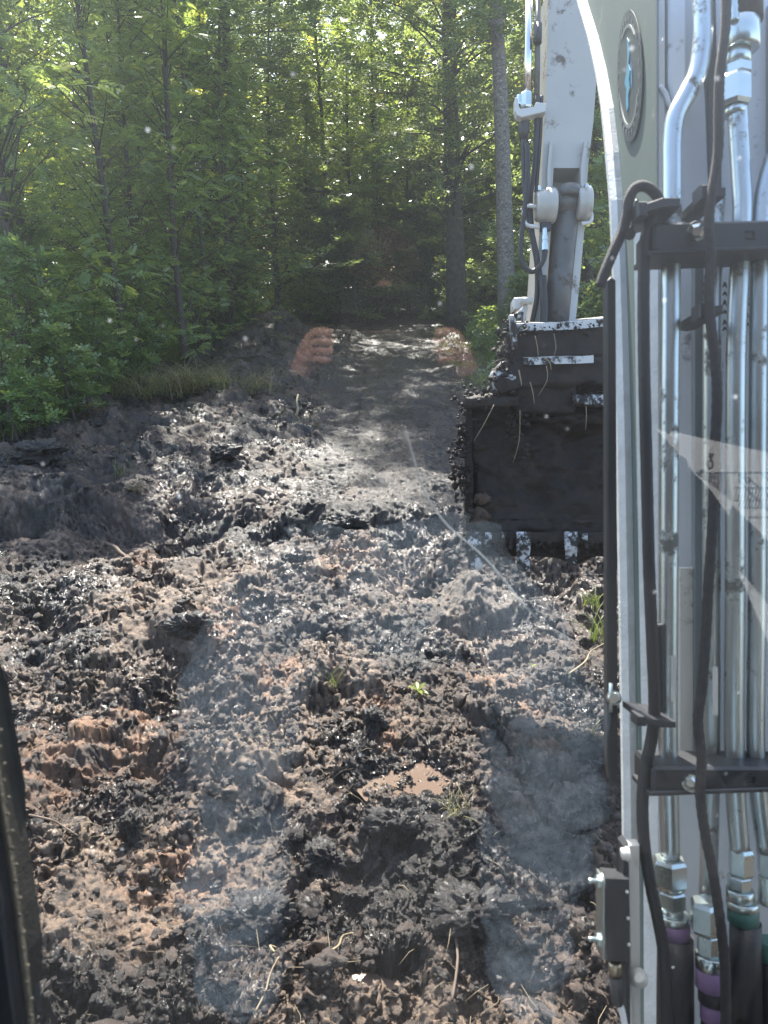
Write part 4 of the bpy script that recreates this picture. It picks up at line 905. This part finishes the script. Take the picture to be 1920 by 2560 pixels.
fit(1768, [(1768, 2252, 2330, 84, 'hex', M_NUT), (1772, 2330, 2385, 60, 'hex', M_NUT), (1776, 2385, 2420, 72, 'cyl', M_NUT), (1778, 2418, 2470, 76, 'band', M_PURPLE), (1782, 2470, 2505, 70, 'cyl', M_RUB), (1784, 2504, 2550, 64, 'band', M_PURPLE), (1788, 2548, 2640, 66, 'hose', M_RUB)], d=DP-.03)
# pale stickers on two pipes
for u, v0, v1 in ((1683, 1640, 1755), (1788, 1668, 1788)):
    part(MB().prism(quad(u-6, v0, u+7, v1, DP-mm(20, DP)-.002), .002, FWD), 'pipe_sticker', M_WCLEAN)
# clamps
def clamp(v0, v1, u0, tilt, bolt):
    pts = [(u0+6, v0+tilt), (u0, v0+10+tilt), (u0, v1-10), (u0+6, v1), (2080, v1-14), (2080, v0)]
    c = part(MB().prism(PL(pts, DP-.05), .075, FWD, .004), 'pipe_clamp', M_BLACK, None)
    part(MB().prism(PL([(u0-8, v1-8), (u0-8, v1+4), (2080, v1-12), (2080, v1-24)], DP-.055), .07, FWD, .002), 'clamp_lip', M_BLACK, c)
    bx, by, br_ = bolt
    part(MB().lathe(P(bx, by, DP-.064), P(bx, by, DP-.050), [(0, mm(br_*.5, DP)), (.25, mm(br_*.85, DP)), (1, mm(br_, DP))], n=6, smooth=False), 'clamp_bolt', M_NUT, c)
    part(MB().lathe(P(bx, by, DP-.054), P(bx, by, DP-.049), [(0, mm(br_*1.05, DP)), (1, mm(br_*1.15, DP))], n=20), 'clamp_bolt', M_NUT, c)
    rc = MB(); uc, vc = 1878, (v0+v1)/2-4
    for q_ in ((uc-12, vc-10, uc+12, vc-6), (uc-12, vc+8, uc+12, vc+12), (uc+8, vc-10, uc+12, vc+12)): rc.prism(quad(*q_, DP-.0525), .003, FWD)
    part(rc, 'clamp_slot', M_RUB, c); return c
clamp(545, 632, 1634, 10, (1742, 578, 22)); clamp(1920, 1988, 1630, -3, (1727, 1958, 19))
# dark corrugated cable over the pipes and braided hoses
def hosep(pts, w, d, mt, name, sub=10, rib=0, lab=None): return part(MB().tube(PL(pts, d), mm(w/2, d), n=14, sub=sub, rib=rib), name, mt, None, lab)
hosep([(1816, -60), (1814, 60), (1800, 180), (1797, 260), (1795, 380), (1780, 480), (1772, 560), (1778, 640), (1772, 720), (1776, 800), (1788, 900), (1793, 1000), (1786, 1150), (1782, 1300), (1772, 1450), (1764, 1600), (1755, 1720), (1745, 1800), (1754, 1900), (1750, 1980), (1762, 2080), (1782, 2180), (1800, 2300), (1812, 2420), (1815, 2640)], 25, DP-.075, M_BRAID, 'wire_loom', 8, .045, 'dark wrapped cable snaking down over the pipes')
hosep([(1500, 715), (1512, 680), (1535, 625), (1556, 578), (1567, 535), (1572, 500), (1584, 474), (1603, 465), (1625, 472), (1645, 495), (1652, 530)], 27, DP-.045, M_BRAID, 'braided_hose', 10, .03, 'black braided hose arching out over the boom edge')
hosep([(1655, 500), (1638, 525), (1622, 565), (1612, 620), (1609, 720), (1610, 900), (1616, 1150), (1622, 1400), (1630, 1600), (1636, 1760), (1630, 1840), (1612, 1930), (1606, 2020), (1612, 2120), (1628, 2220), (1645, 2300), (1660, 2400), (1668, 2640)], 30, DP-.035, M_RUB, 'braided_hose', 8, .015, 'long black hose running down beside the boom face')
hosep([(1648, 1560), (1652, 1640), (1650, 1800)], 22, DP-.01, M_RUB, 'braided_hose', 6, 0)
hosep([(1828, -60), (1832, -20), (1836, 55)], 22, DP-.02, M_NUT, 'spring_guard', 10, .1)
# cable ties
def tie(u0, v0, u1, v1, w, dy=6, hd=None):
    mb = MB(); mb.prism(PL([(u0, v0-w/2), (u0, v0+w/2), ((u0+u1)/2, (v0+v1)/2+dy+w/2), (u1, v1+w/2), (u1, v1-w/2), ((u0+u1)/2, (v0+v1)/2+dy-w/2)], DP-.068), .09, FWD, .001)
    t = part(mb, 'cable_tie', M_BLACK)
    part(MB().prism(quad(u0-16, v0-w*.8, u0+8, v0+w*.9, DP-.072), .03, FWD, .002), 'tie_head', M_BLACK, t); return t
tie(1612, 520, 1702, 505, 22, -8); tie(1610, 1802, 1690, 1812, 16, 4); tie(1768, 478, 1815, 478, 22, 4); tie(1765, 775, 1808, 772, 22, 4)
part(MB().lathe(P(1575, 586, DP-.03), P(1575, 586, DP-.06), [(0, mm(12, DP)), (1, mm(13, DP))], n=14), 'hose_clip', M_RUB)
part(MB().tube(PL([(1574, 568), (1576, 590), (1585, 540), (1592, 500)], DP-.02), mm(5, DP), n=8, sub=4), 'hose_clip', M_BLACK)
# stencilled marks on the plate, mostly hidden and unreadable between the pipes
def stencil(u, v0, hgt, text, mt, size):
    cu = bpy.data.curves.new('t', 'FONT'); cu.body = text; cu.size = size; cu.extrude = .0006; cu.align_x = 'CENTER'; cu.align_y = 'CENTER'
    o = bpy.data.objects.new('t', cu); COL.objects.link(o); dg = bpy.context.evaluated_depsgraph_get(); me = bpy.data.meshes.new_from_object(o.evaluated_get(dg)); bpy.data.objects.remove(o)
    Mx = Matrix((RT, UP, -FWD)).transposed().to_4x4() @ Matrix.Rotation(R(90), 4, 'Z'); me.transform(Mx); c = P(u, v0, 1.118); me.transform(Matrix.Translation(c-parent_loc(boom)))
    me.materials.clear(); me.materials.append(mt); ob = bpy.data.objects.new('printed_marks', me); COL.objects.link(ob); ob.parent = boom
for uc_, vs in ((1812, (712, 734, 757, 780, 806, 822)), (1867, (696, 718, 742, 758, 786, 810))):
    mk = MB()
    for j, v_ in enumerate(vs):
        w_, h_ = (7, 6) if j % 2 else (6, 8)
        mk.prism(PL([(uc_-w_, v_+h_), (uc_-w_*.2, v_-h_), (uc_+w_*.6, v_-h_*.6), (uc_+w_, v_+h_), (uc_+w_*.2, v_+h_*.3)], 1.116), .0015, FWD)
    part(mk, 'painted_letters', M_TEXT, boom)
# black sensor box on its bracket
DB = 1.0
bp = part(MB().prism(PL([(1568, 2112), (1600, 2112), (1604, 2640), (1582, 2640), (1574, 2400)], DB+.03), .02, FWD, .002), 'box_bracket', M_WCLEAN)
part(MB().prism(PL([(1560, 2118), (1572, 2108), (1574, 2180), (1578, 2640), (1570, 2640), (1562, 2180)], DB+.0), .03, FWD, .002), 'bracket_rail', M_BLACK, bp)
part(MB().lathe(P(1552, 2135, DB), P(1572, 2134, DB), [(0, .004), (.15, .008), (.6, .008), (.62, .010), (1, .010)], n=14), 'bracket_bolt', M_WCLEAN, bp)
part(MB().lathe(P(1596, 2445, DB+.02), P(1596, 2445, DB), [(0, .013), (.4, .013), (.6, .009), (1, .005)], n=14), 'bracket_bolt', M_WCLEAN, bp)
bx = part(MB().quadgrid([[P(1506, 2196, DB-.05), P(1573, 2199, DB-.03), P(1575, 2405, DB-.03), P(1517, 2402, DB-.05)], [P(1499, 2168, DB+.04), P(1560, 2174, DB+.05), P(1565, 2400, DB+.05), P(1508, 2395, DB+.04)]], smooth=False), 'sensor_box', M_BLACK)
part(MB().prism(quad(1506, 2199, 1512, 2400, DB-.056), .03, FWD, .001), 'box_edge', M_NUT, bx)
for v in (2202, 2348):
    b_ = part(MB().lathe(P(1471, v, DB-.04), P(1494, v, DB-.04), [(0, .0022*1.4), (.1, .0034), (1, .0034)], n=12), 'box_bolt', M_NUT, bx)
    part(MB().hexnut(P(1490, v, DB-.04), P(1502, v+1, DB-.04), .0085), 'hex_nut', M_NUT, b_)
    part(MB().lathe(P(1501, v, DB-.04), P(1507, v, DB-.04), [(0, .0105), (1, .0105)], n=16), 'washer', M_NUT, b_)
for u, v in ((1567, 2230), (1570, 2296), (1572, 2362)):
    part(MB().lathe(P(u, v, DB-.038), P(u, v, DB-.030), [(0, .0012), (.5, .0024), (1, .0026)], n=12), 'rivet', M_WCLEAN, bx)
part(MB().lathe(P(1537, 2404, DB-.02), P(1538, 2440, DB-.02), [(0, mm(15, DB)), (.3, mm(16, DB)), (1, mm(14, DB))], n=16), 'cable_gland', M_BRASS, bx)
part(MB().lathe(P(1538, 2440, DB-.02), P(1545, 2512, DB-.02), [(0, mm(16, DB)), (.9, mm(14, DB)), (1, mm(11, DB))], n=16), 'cable_plug', M_RUB, bx)
part(MB().tube(PL([(1547, 2505), (1558, 2540), (1575, 2640)], DB-.02), mm(8, DB), n=10, sub=4), 'cable', M_LILAC, bx)
# ================================================================ CAB: pillar, windscreen, dark interior
M_PILLAR = simple('pillar_rubber', (.030, .028, .024), .55, var=.3, scale=25, bmp=.3)
M_PDUST = simple('dusty_trim', (.10, .085, .062), .75, var=.4, scale=30, bmp=.5)
CB = empty('windscreen_frame', (-.35, .6, 1.4), parent=EX); CB.location = Vector((-.35, .6, 1.4))-EX.location
dd = .72
pil = MB().prism(PL([(-260, 1600), (-6, 1600), (0, 1640), (10, 1720), (28, 1830), (52, 1970), (78, 2110), (98, 2230), (110, 2330), (112, 2390), (104, 2440), (90, 2470), (88, 2495), (97, 2545), (106, 2640), (-260, 2640)], dd), .05, -FWD, .004)
def cpart(mb, name, mt, par=None): 
    o = mb.build(name, mt, par or EX); return o
bpy.data.objects.remove(CB)
pl_ = cpart(pil, 'cab_pillar', M_PILLAR)
cpart(MB().prism(PL([(-200, 1600), (-60, 1600), (0, 1980), (30, 2180), (62, 2420), (85, 2640), (62, 2640), (38, 2420), (10, 2200), (-90, 1700)], dd-.060), .008, FWD, .001), 'window_trim', M_PDUST, pl_)
cpart(MB().prism(PL([(-260, 1700), (-90, 1700), (0, 2260), (48, 2640), (-260, 2640)], dd-.08), .02, FWD, .002), 'inner_seal', M_RUB, pl_)
st_ = MB()
for i in range(22):
    v = 1700+i*42; u = -30+(v-1700)*.115+ (4 if i % 2 else -3); st_.lathe(P(u+14, v, dd-.066), P(u+14, v, dd-.058), [(0, .001), (1, .0016)], n=8)
cpart(st_, 'trim_studs', M_PDUST, pl_)
# scratch drawn across the glass

# glass: thin clear pane with fly specks, and a dust film painted in as flare veil
def glassmat():
    m, nt, b = mat('dusty_veil_glass'); nt.nodes.remove(b); out = nt.nodes['Material Output']
    lwt = N(nt, 'LayerWeight'); lwt.inputs[0].default_value = .5
    pw = N(nt, 'Math'); pw.operation = 'POWER'; nt.links.new(lwt.outputs['Facing'], pw.inputs[0]); pw.inputs[1].default_value = 4.0
    ma = N(nt, 'Math'); ma.operation = 'MULTIPLY_ADD'; nt.links.new(pw.outputs[0], ma.inputs[0]); ma.inputs[1].default_value = .9; ma.inputs[2].default_value = .05
    tr = N(nt, 'BsdfTransparent'); tr.inputs[0].default_value = (.97, .985, .975, 1)
    gl = N(nt, 'BsdfGlossy'); gl.inputs['Roughness'].default_value = .0
    m1 = N(nt, 'MixShader'); nt.links.new(ma.outputs[0], m1.inputs[0]); nt.links.new(tr.outputs[0], m1.inputs[1]); nt.links.new(gl.outputs[0], m1.inputs[2])
    tc = N(nt, 'TexCoord'); co = tc.outputs['Object']
    n = noise(nt, 2.2, 3, .5, co); film = N(nt, 'MapRange'); nt.links.new(n.outputs[0], film.inputs[0]); film.inputs['From Min'].default_value = .3; film.inputs['From Max'].default_value = .7; film.inputs['To Min'].default_value = .5; film.inputs['To Max'].default_value = 1.3
    sx = N(nt, 'SeparateXYZ'); nt.links.new(co, sx.inputs[0]); gz_ = N(nt, 'MapRange'); nt.links.new(sx.outputs[2], gz_.inputs[0])
    gz_.inputs['From Min'].default_value = 1.97; gz_.inputs['From Max'].default_value = 2.35; gz_.inputs['To Min'].default_value = .0035; gz_.inputs['To Max'].default_value = .034  # film made denser towards the top to imitate sun-flare haze
    fm = N(nt, 'Math'); fm.operation = 'MULTIPLY'; nt.links.new(film.outputs[0], fm.inputs[0]); nt.links.new(gz_.outputs[0], fm.inputs[1]); film = fm
    v = N(nt, 'TexVoronoi'); v.inputs['Scale'].default_value = 42; nt.links.new(co, v.inputs['Vector'])
    sz = N(nt, 'SeparateColor'); nt.links.new(v.outputs['Color'], sz.inputs[0])
    g = N(nt, 'Math'); g.operation = 'SUBTRACT'; g.inputs[0].default_value = 1; nt.links.new(v.outputs['Distance'], g.inputs[1])
    rs = N(nt, 'MapRange'); rs.interpolation_type = 'SMOOTHSTEP'; nt.links.new(g.outputs[0], rs.inputs[0]); rs.inputs['From Min'].default_value = .88; rs.inputs['From Max'].default_value = .96
    gt_ = N(nt, 'MapRange'); nt.links.new(sz.outputs[0], gt_.inputs[0]); gt_.inputs['From Min'].default_value = .72; gt_.inputs['From Max'].default_value = 1.0; gt_.inputs['To Max'].default_value = .16
    sp = N(nt, 'Math'); sp.operation = 'MULTIPLY_ADD'; nt.links.new(rs.outputs[0], sp.inputs[0]); nt.links.new(gt_.outputs[0], sp.inputs[1]); nt.links.new(film.outputs[0], sp.inputs[2])
    d = N(nt, 'BsdfTranslucent'); d.inputs[0].default_value = (.80, .88, 1.0, 1)
    m2 = N(nt, 'MixShader'); nt.links.new(sp.outputs[0], m2.inputs[0]); nt.links.new(m1.outputs[0], m2.inputs[1]); nt.links.new(d.outputs[0], m2.inputs[2])
    nt.links.new(m2.outputs[0], out.inputs['Surface']); return m
GY = .66
mb = MB(); mb.v = [Vector(q) for q in ((-.8, GY, 1.0), (1.3, GY, 1.0), (1.3, GY, 2.75), (-.8, GY, 2.75))]; mb.f = [(0, 1, 2, 3)]; mb.sm = [False]
M_GLASS = glassmat(); ws = mb.build('windscreen', M_GLASS, EX)
# scratch on the glass
def gp(u, v): w = P(u, v, 1.0)-CAM; return CAM+w*((GY+.001)/w.y)
M_SCR = simple('glass_scratch', (.55, .56, .56), .5)
sc = MB().tube([gp(*q_) for q_ in ((1012, 1066), (1030, 1130), (1052, 1205), (1085, 1270), (1130, 1325), (1180, 1365), (1235, 1420), (1300, 1500), (1345, 1550))], [.0002, .0007, .0008, .0007, .0006, .0006, .0008, .0006, .0002], n=6, sub=5)
sc.build('scratch', M_SCR, ws)
sc = MB().tube([gp(*q_) for q_ in ((1408, 1545), (1410, 1580), (1413, 1620))], [.0003, .0007, .0002], n=6, sub=5); sc.build('scratch', M_SCR, ws)
# dark cab shell behind the viewer
M_CAB = simple('cab_liner', (.035, .036, .038), .8, var=.2, scale=5)
sh = MB(); sh.box((.05, -1.0, 1.7), 1.9, .04, 2.14); sh.build('rear_wall', M_CAB, EX)
sh = MB(); sh.box((.05, -.35, 2.79), 1.9, 1.38, .04); sh.build('cab_roof', M_CAB, EX)
sh = MB(); sh.box((-.92, -.2, 1.7), .04, 1.7, 2.14); sh.build('cab_side', M_CAB, EX)
sh = MB(); sh.box((1.02, -.35, 1.7), .04, 1.36, 2.14); sh.build('cab_side', M_CAB, EX)
sh = MB(); sh.box((.05, -.2, .66), 1.9, 1.6, .04); sh.build('cab_floor', M_CAB, EX)

# printed sheet lying by the right window, seen mirrored in the glass
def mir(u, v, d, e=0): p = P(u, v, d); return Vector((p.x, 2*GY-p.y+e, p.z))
M_PAPER = simple('white_paper', (.85, .85, .88), .6, var=.03); M_INK = simple('printed_ink', (.05, .05, .07), .7)
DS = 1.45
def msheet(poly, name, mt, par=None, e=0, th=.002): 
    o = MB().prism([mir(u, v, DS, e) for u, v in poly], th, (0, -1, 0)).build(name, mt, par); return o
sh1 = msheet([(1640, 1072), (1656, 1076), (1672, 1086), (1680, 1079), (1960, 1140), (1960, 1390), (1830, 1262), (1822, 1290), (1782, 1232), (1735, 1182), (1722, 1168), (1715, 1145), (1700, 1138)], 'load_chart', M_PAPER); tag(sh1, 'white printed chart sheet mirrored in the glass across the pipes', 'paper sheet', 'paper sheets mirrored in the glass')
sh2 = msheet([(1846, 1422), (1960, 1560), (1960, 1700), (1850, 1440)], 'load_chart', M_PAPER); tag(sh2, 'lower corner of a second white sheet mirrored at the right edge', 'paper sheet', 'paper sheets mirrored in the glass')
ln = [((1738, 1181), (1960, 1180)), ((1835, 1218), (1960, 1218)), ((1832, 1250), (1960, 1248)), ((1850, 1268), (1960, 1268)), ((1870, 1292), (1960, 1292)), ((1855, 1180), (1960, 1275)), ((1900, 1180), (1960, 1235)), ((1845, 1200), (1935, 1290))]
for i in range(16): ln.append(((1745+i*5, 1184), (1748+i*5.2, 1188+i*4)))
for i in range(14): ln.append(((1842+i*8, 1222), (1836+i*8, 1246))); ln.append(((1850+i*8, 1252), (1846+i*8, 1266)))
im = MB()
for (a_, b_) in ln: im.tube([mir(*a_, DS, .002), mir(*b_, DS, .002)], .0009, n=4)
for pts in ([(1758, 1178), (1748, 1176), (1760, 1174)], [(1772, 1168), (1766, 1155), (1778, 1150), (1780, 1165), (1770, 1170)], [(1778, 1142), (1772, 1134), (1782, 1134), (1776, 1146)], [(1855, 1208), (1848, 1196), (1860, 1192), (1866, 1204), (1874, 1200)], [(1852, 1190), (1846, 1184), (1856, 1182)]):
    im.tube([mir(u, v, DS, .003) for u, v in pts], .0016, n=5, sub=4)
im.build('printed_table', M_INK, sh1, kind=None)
# ================================================================ PERSON in the seat, seen only as a faint reflection in the glass
def skinmesh(name, verts, edges, radii, mt, par, sub=2):
    me = bpy.data.meshes.new(name); me.from_pydata(verts, edges, []); o = bpy.data.objects.new(name, me); COL.objects.link(o)
    md = o.modifiers.new('s', 'SKIN'); md.use_smooth_shade = True
    for i, r in enumerate(radii):
        sv = me.skin_vertices[0].data[i]; sv.radius = (r, r) if not hasattr(r, '__len__') else r
    me.skin_vertices[0].data[0].use_root = True
    s2 = o.modifiers.new('u', 'SUBSURF'); s2.levels = sub; s2.render_levels = sub
    dg = bpy.context.evaluated_depsgraph_get(); nm = bpy.data.meshes.new_from_object(o.evaluated_get(dg)); o.modifiers.clear(); o.data = nm
    nm.materials.clear(); nm.materials.append(mt); nm.polygons.foreach_set('use_smooth', [True]*len(nm.polygons))
    L = parent_loc(par); nm.transform(Matrix.Translation(-L)); o.parent = par; return o
M_SKIN = simple('skin', (.58, .32, .27), .5, var=.1, scale=12); M_JEAN = simple('blue_denim', (.24, .32, .42), .8, var=.35, scale=60, bmp=.5)
M_SHIRT = simple('dark_shirt', (.03, .03, .035), .85, var=.2, scale=20); M_HAIR = simple('brown_hair', (.05, .03, .02), .6); M_SHOE = simple('work_boot', (.06, .045, .03), .7)
M_SEAT = simple('seat_cloth', (.03, .03, .032), .85, var=.2)
PE = empty('person', (0, -.25, 1.38)); tag(PE, 'seated person in blue jeans and dark shirt holding a phone, mirrored faintly in the glass', 'person')
V = []; E = []; Rr = []
def av(p, r, prev=None):
    V.append(p); Rr.append(r)
    if prev is not None: E.append((prev, len(V)-1))
    return len(V)-1
def hand(wr, side):
    # palm towards the phone, fingers wrapping its edge
    pm = av((wr[0]*.86, -.055, wr[2]+.045), .026, wr[3]); kb = av((wr[0]*.80, -.050, wr[2]+.078), .024, pm)
    for i, (L, dz) in enumerate(((.030, .024), (.034, .008), (.031, -.008), (.025, -.023))):
        a = av((wr[0]*.80-side*.004, -.045, wr[2]+.078+dz), .0125, kb); b_ = av((wr[0]*.80-side*.020, -.032, wr[2]+.080+dz), .0115, a); av((wr[0]*.80-side*(.020+L*.8), -.030, wr[2]+.078+dz), .0100, b_)
    t = av((wr[0]*.80, -.082, wr[2]+.062), .012, pm); t2 = av((wr[0]*.80-side*.018, -.088, wr[2]+.085), .011, t); av((wr[0]*.80-side*.042, -.084, wr[2]+.095), .009, t2)
ch = av((0, -.30, 1.84), (.14, .10)); nk_ = av((0, -.31, 1.97), .055, ch); jw = av((0, -.29, 2.06), (.058, .07), nk_); hd = av((0, -.305, 2.14), (.075, .092), jw); tp = av((0, -.32, 2.215), (.062, .075), hd)
av((0, -.205, 2.095), .013, jw); av((.078, -.31, 2.11), .014, hd); av((-.078, -.31, 2.11), .014, hd)
for s in (-1, 1):
    sh_ = av((s*.18, -.30, 1.88), .062, ch); el = av((s*.27, -.20, 1.66), .044, sh_); w_ = av((s*.165, -.075, 1.90), .029, el); hand((s*.165, 0, 1.90, w_), s)
skinmesh('body', V, E, Rr, M_SKIN, PE)
V = []; E = []; Rr = []
a = av((0, -.27, 1.55), (.15, .11)); b_ = av((0, -.28, 1.66), (.15, .11), a); c = av((0, -.30, 1.78), (.18, .125), b_); d_ = av((0, -.31, 1.92), (.11, .095), c); av((0, -.30, 2.02), (.075, .085), d_)
for s in (-1, 1):
    e_ = av((s*.185, -.30, 1.885), .078, c); f_ = av((s*.27, -.20, 1.66), .07, e_); g_ = av((s*.20, -.12, 1.81), .055, f_); g2_ = av((s*.164, -.072, 1.905), .046, g_); av((s*.148, -.060, 1.945), .040, g2_)
skinmesh('shirt', V, E, Rr, M_SHIRT, PE)
V = []; E = []; Rr = []
a = av((0, -.22, 1.44), (.20, .15))
for s in (-1, 1):
    h = av((s*.14, -.16, 1.44), .14, a); t = av((s*.20, .0, 1.46), .135, h); k = av((s*.25, .20, 1.46), .115, t); q1 = av((s*.26, .25, 1.32), .105, k); sn = av((s*.26, .30, 1.12), .09, q1); av((s*.25, .35, .88), .07, sn)
jn = skinmesh('jeans', V, E, Rr, M_JEAN, PE, 3)
co = np.array([v.co[:] for v in jn.data.vertices]); nr = np.array([v.normal[:] for v in jn.data.vertices])
w_ = co*np.array([5.5, 3.0, 9.0]); fo = n3(w_, 1.0, 5, 3); fo2 = np.abs(n3(co*np.array([9, 5, 22.0]), 1.0, 8, 3))
co = co+nr*(.030*fo-.035*fo2+.012)[:, None]; jn.data.vertices.foreach_set('co', co.astype(np.float32).ravel()); jn.data.update()
for s in (-1, 1):
    skinmesh('boot', [(s*.25, .34, .86), (s*.25, .36, .77), (s*.255, .46, .745), (s*.255, .54, .74)], [(0, 1), (1, 2), (2, 3)], [.055, .052, .046, .038], M_SHOE, PE)
mb = MB(); mb.lathe((0, -.335, 2.12), (0, -.335, 2.25), [(0, .088), (.4, .092), (.75, .07), (1, .02)], n=20); mb.build('hair', M_HAIR, PE)
for s in (-1, 1): MB().lathe((s*.03, -.222, 2.135), (s*.03, -.208, 2.135), [(0, .010), (.6, .011), (1, .004)], n=12).build('eye', M_BLACK, PE)
ph = MB().box((.0, -.028, 2.045), .155, .008, .075, bev=.002).build('phone', M_BLACK); tag(ph, 'dark phone held level in both hands behind the windscreen', 'phone')
se = MB(); se.box((0, -.30, 1.26), .5, .5, .12, bev=.02); s_o = se.build('seat_cushion', M_SEAT, EX)
se = MB(); se.box((0, -.60, 1.65), .5, .12, .75, bev=.02); se.build('seat_back', M_SEAT, EX)
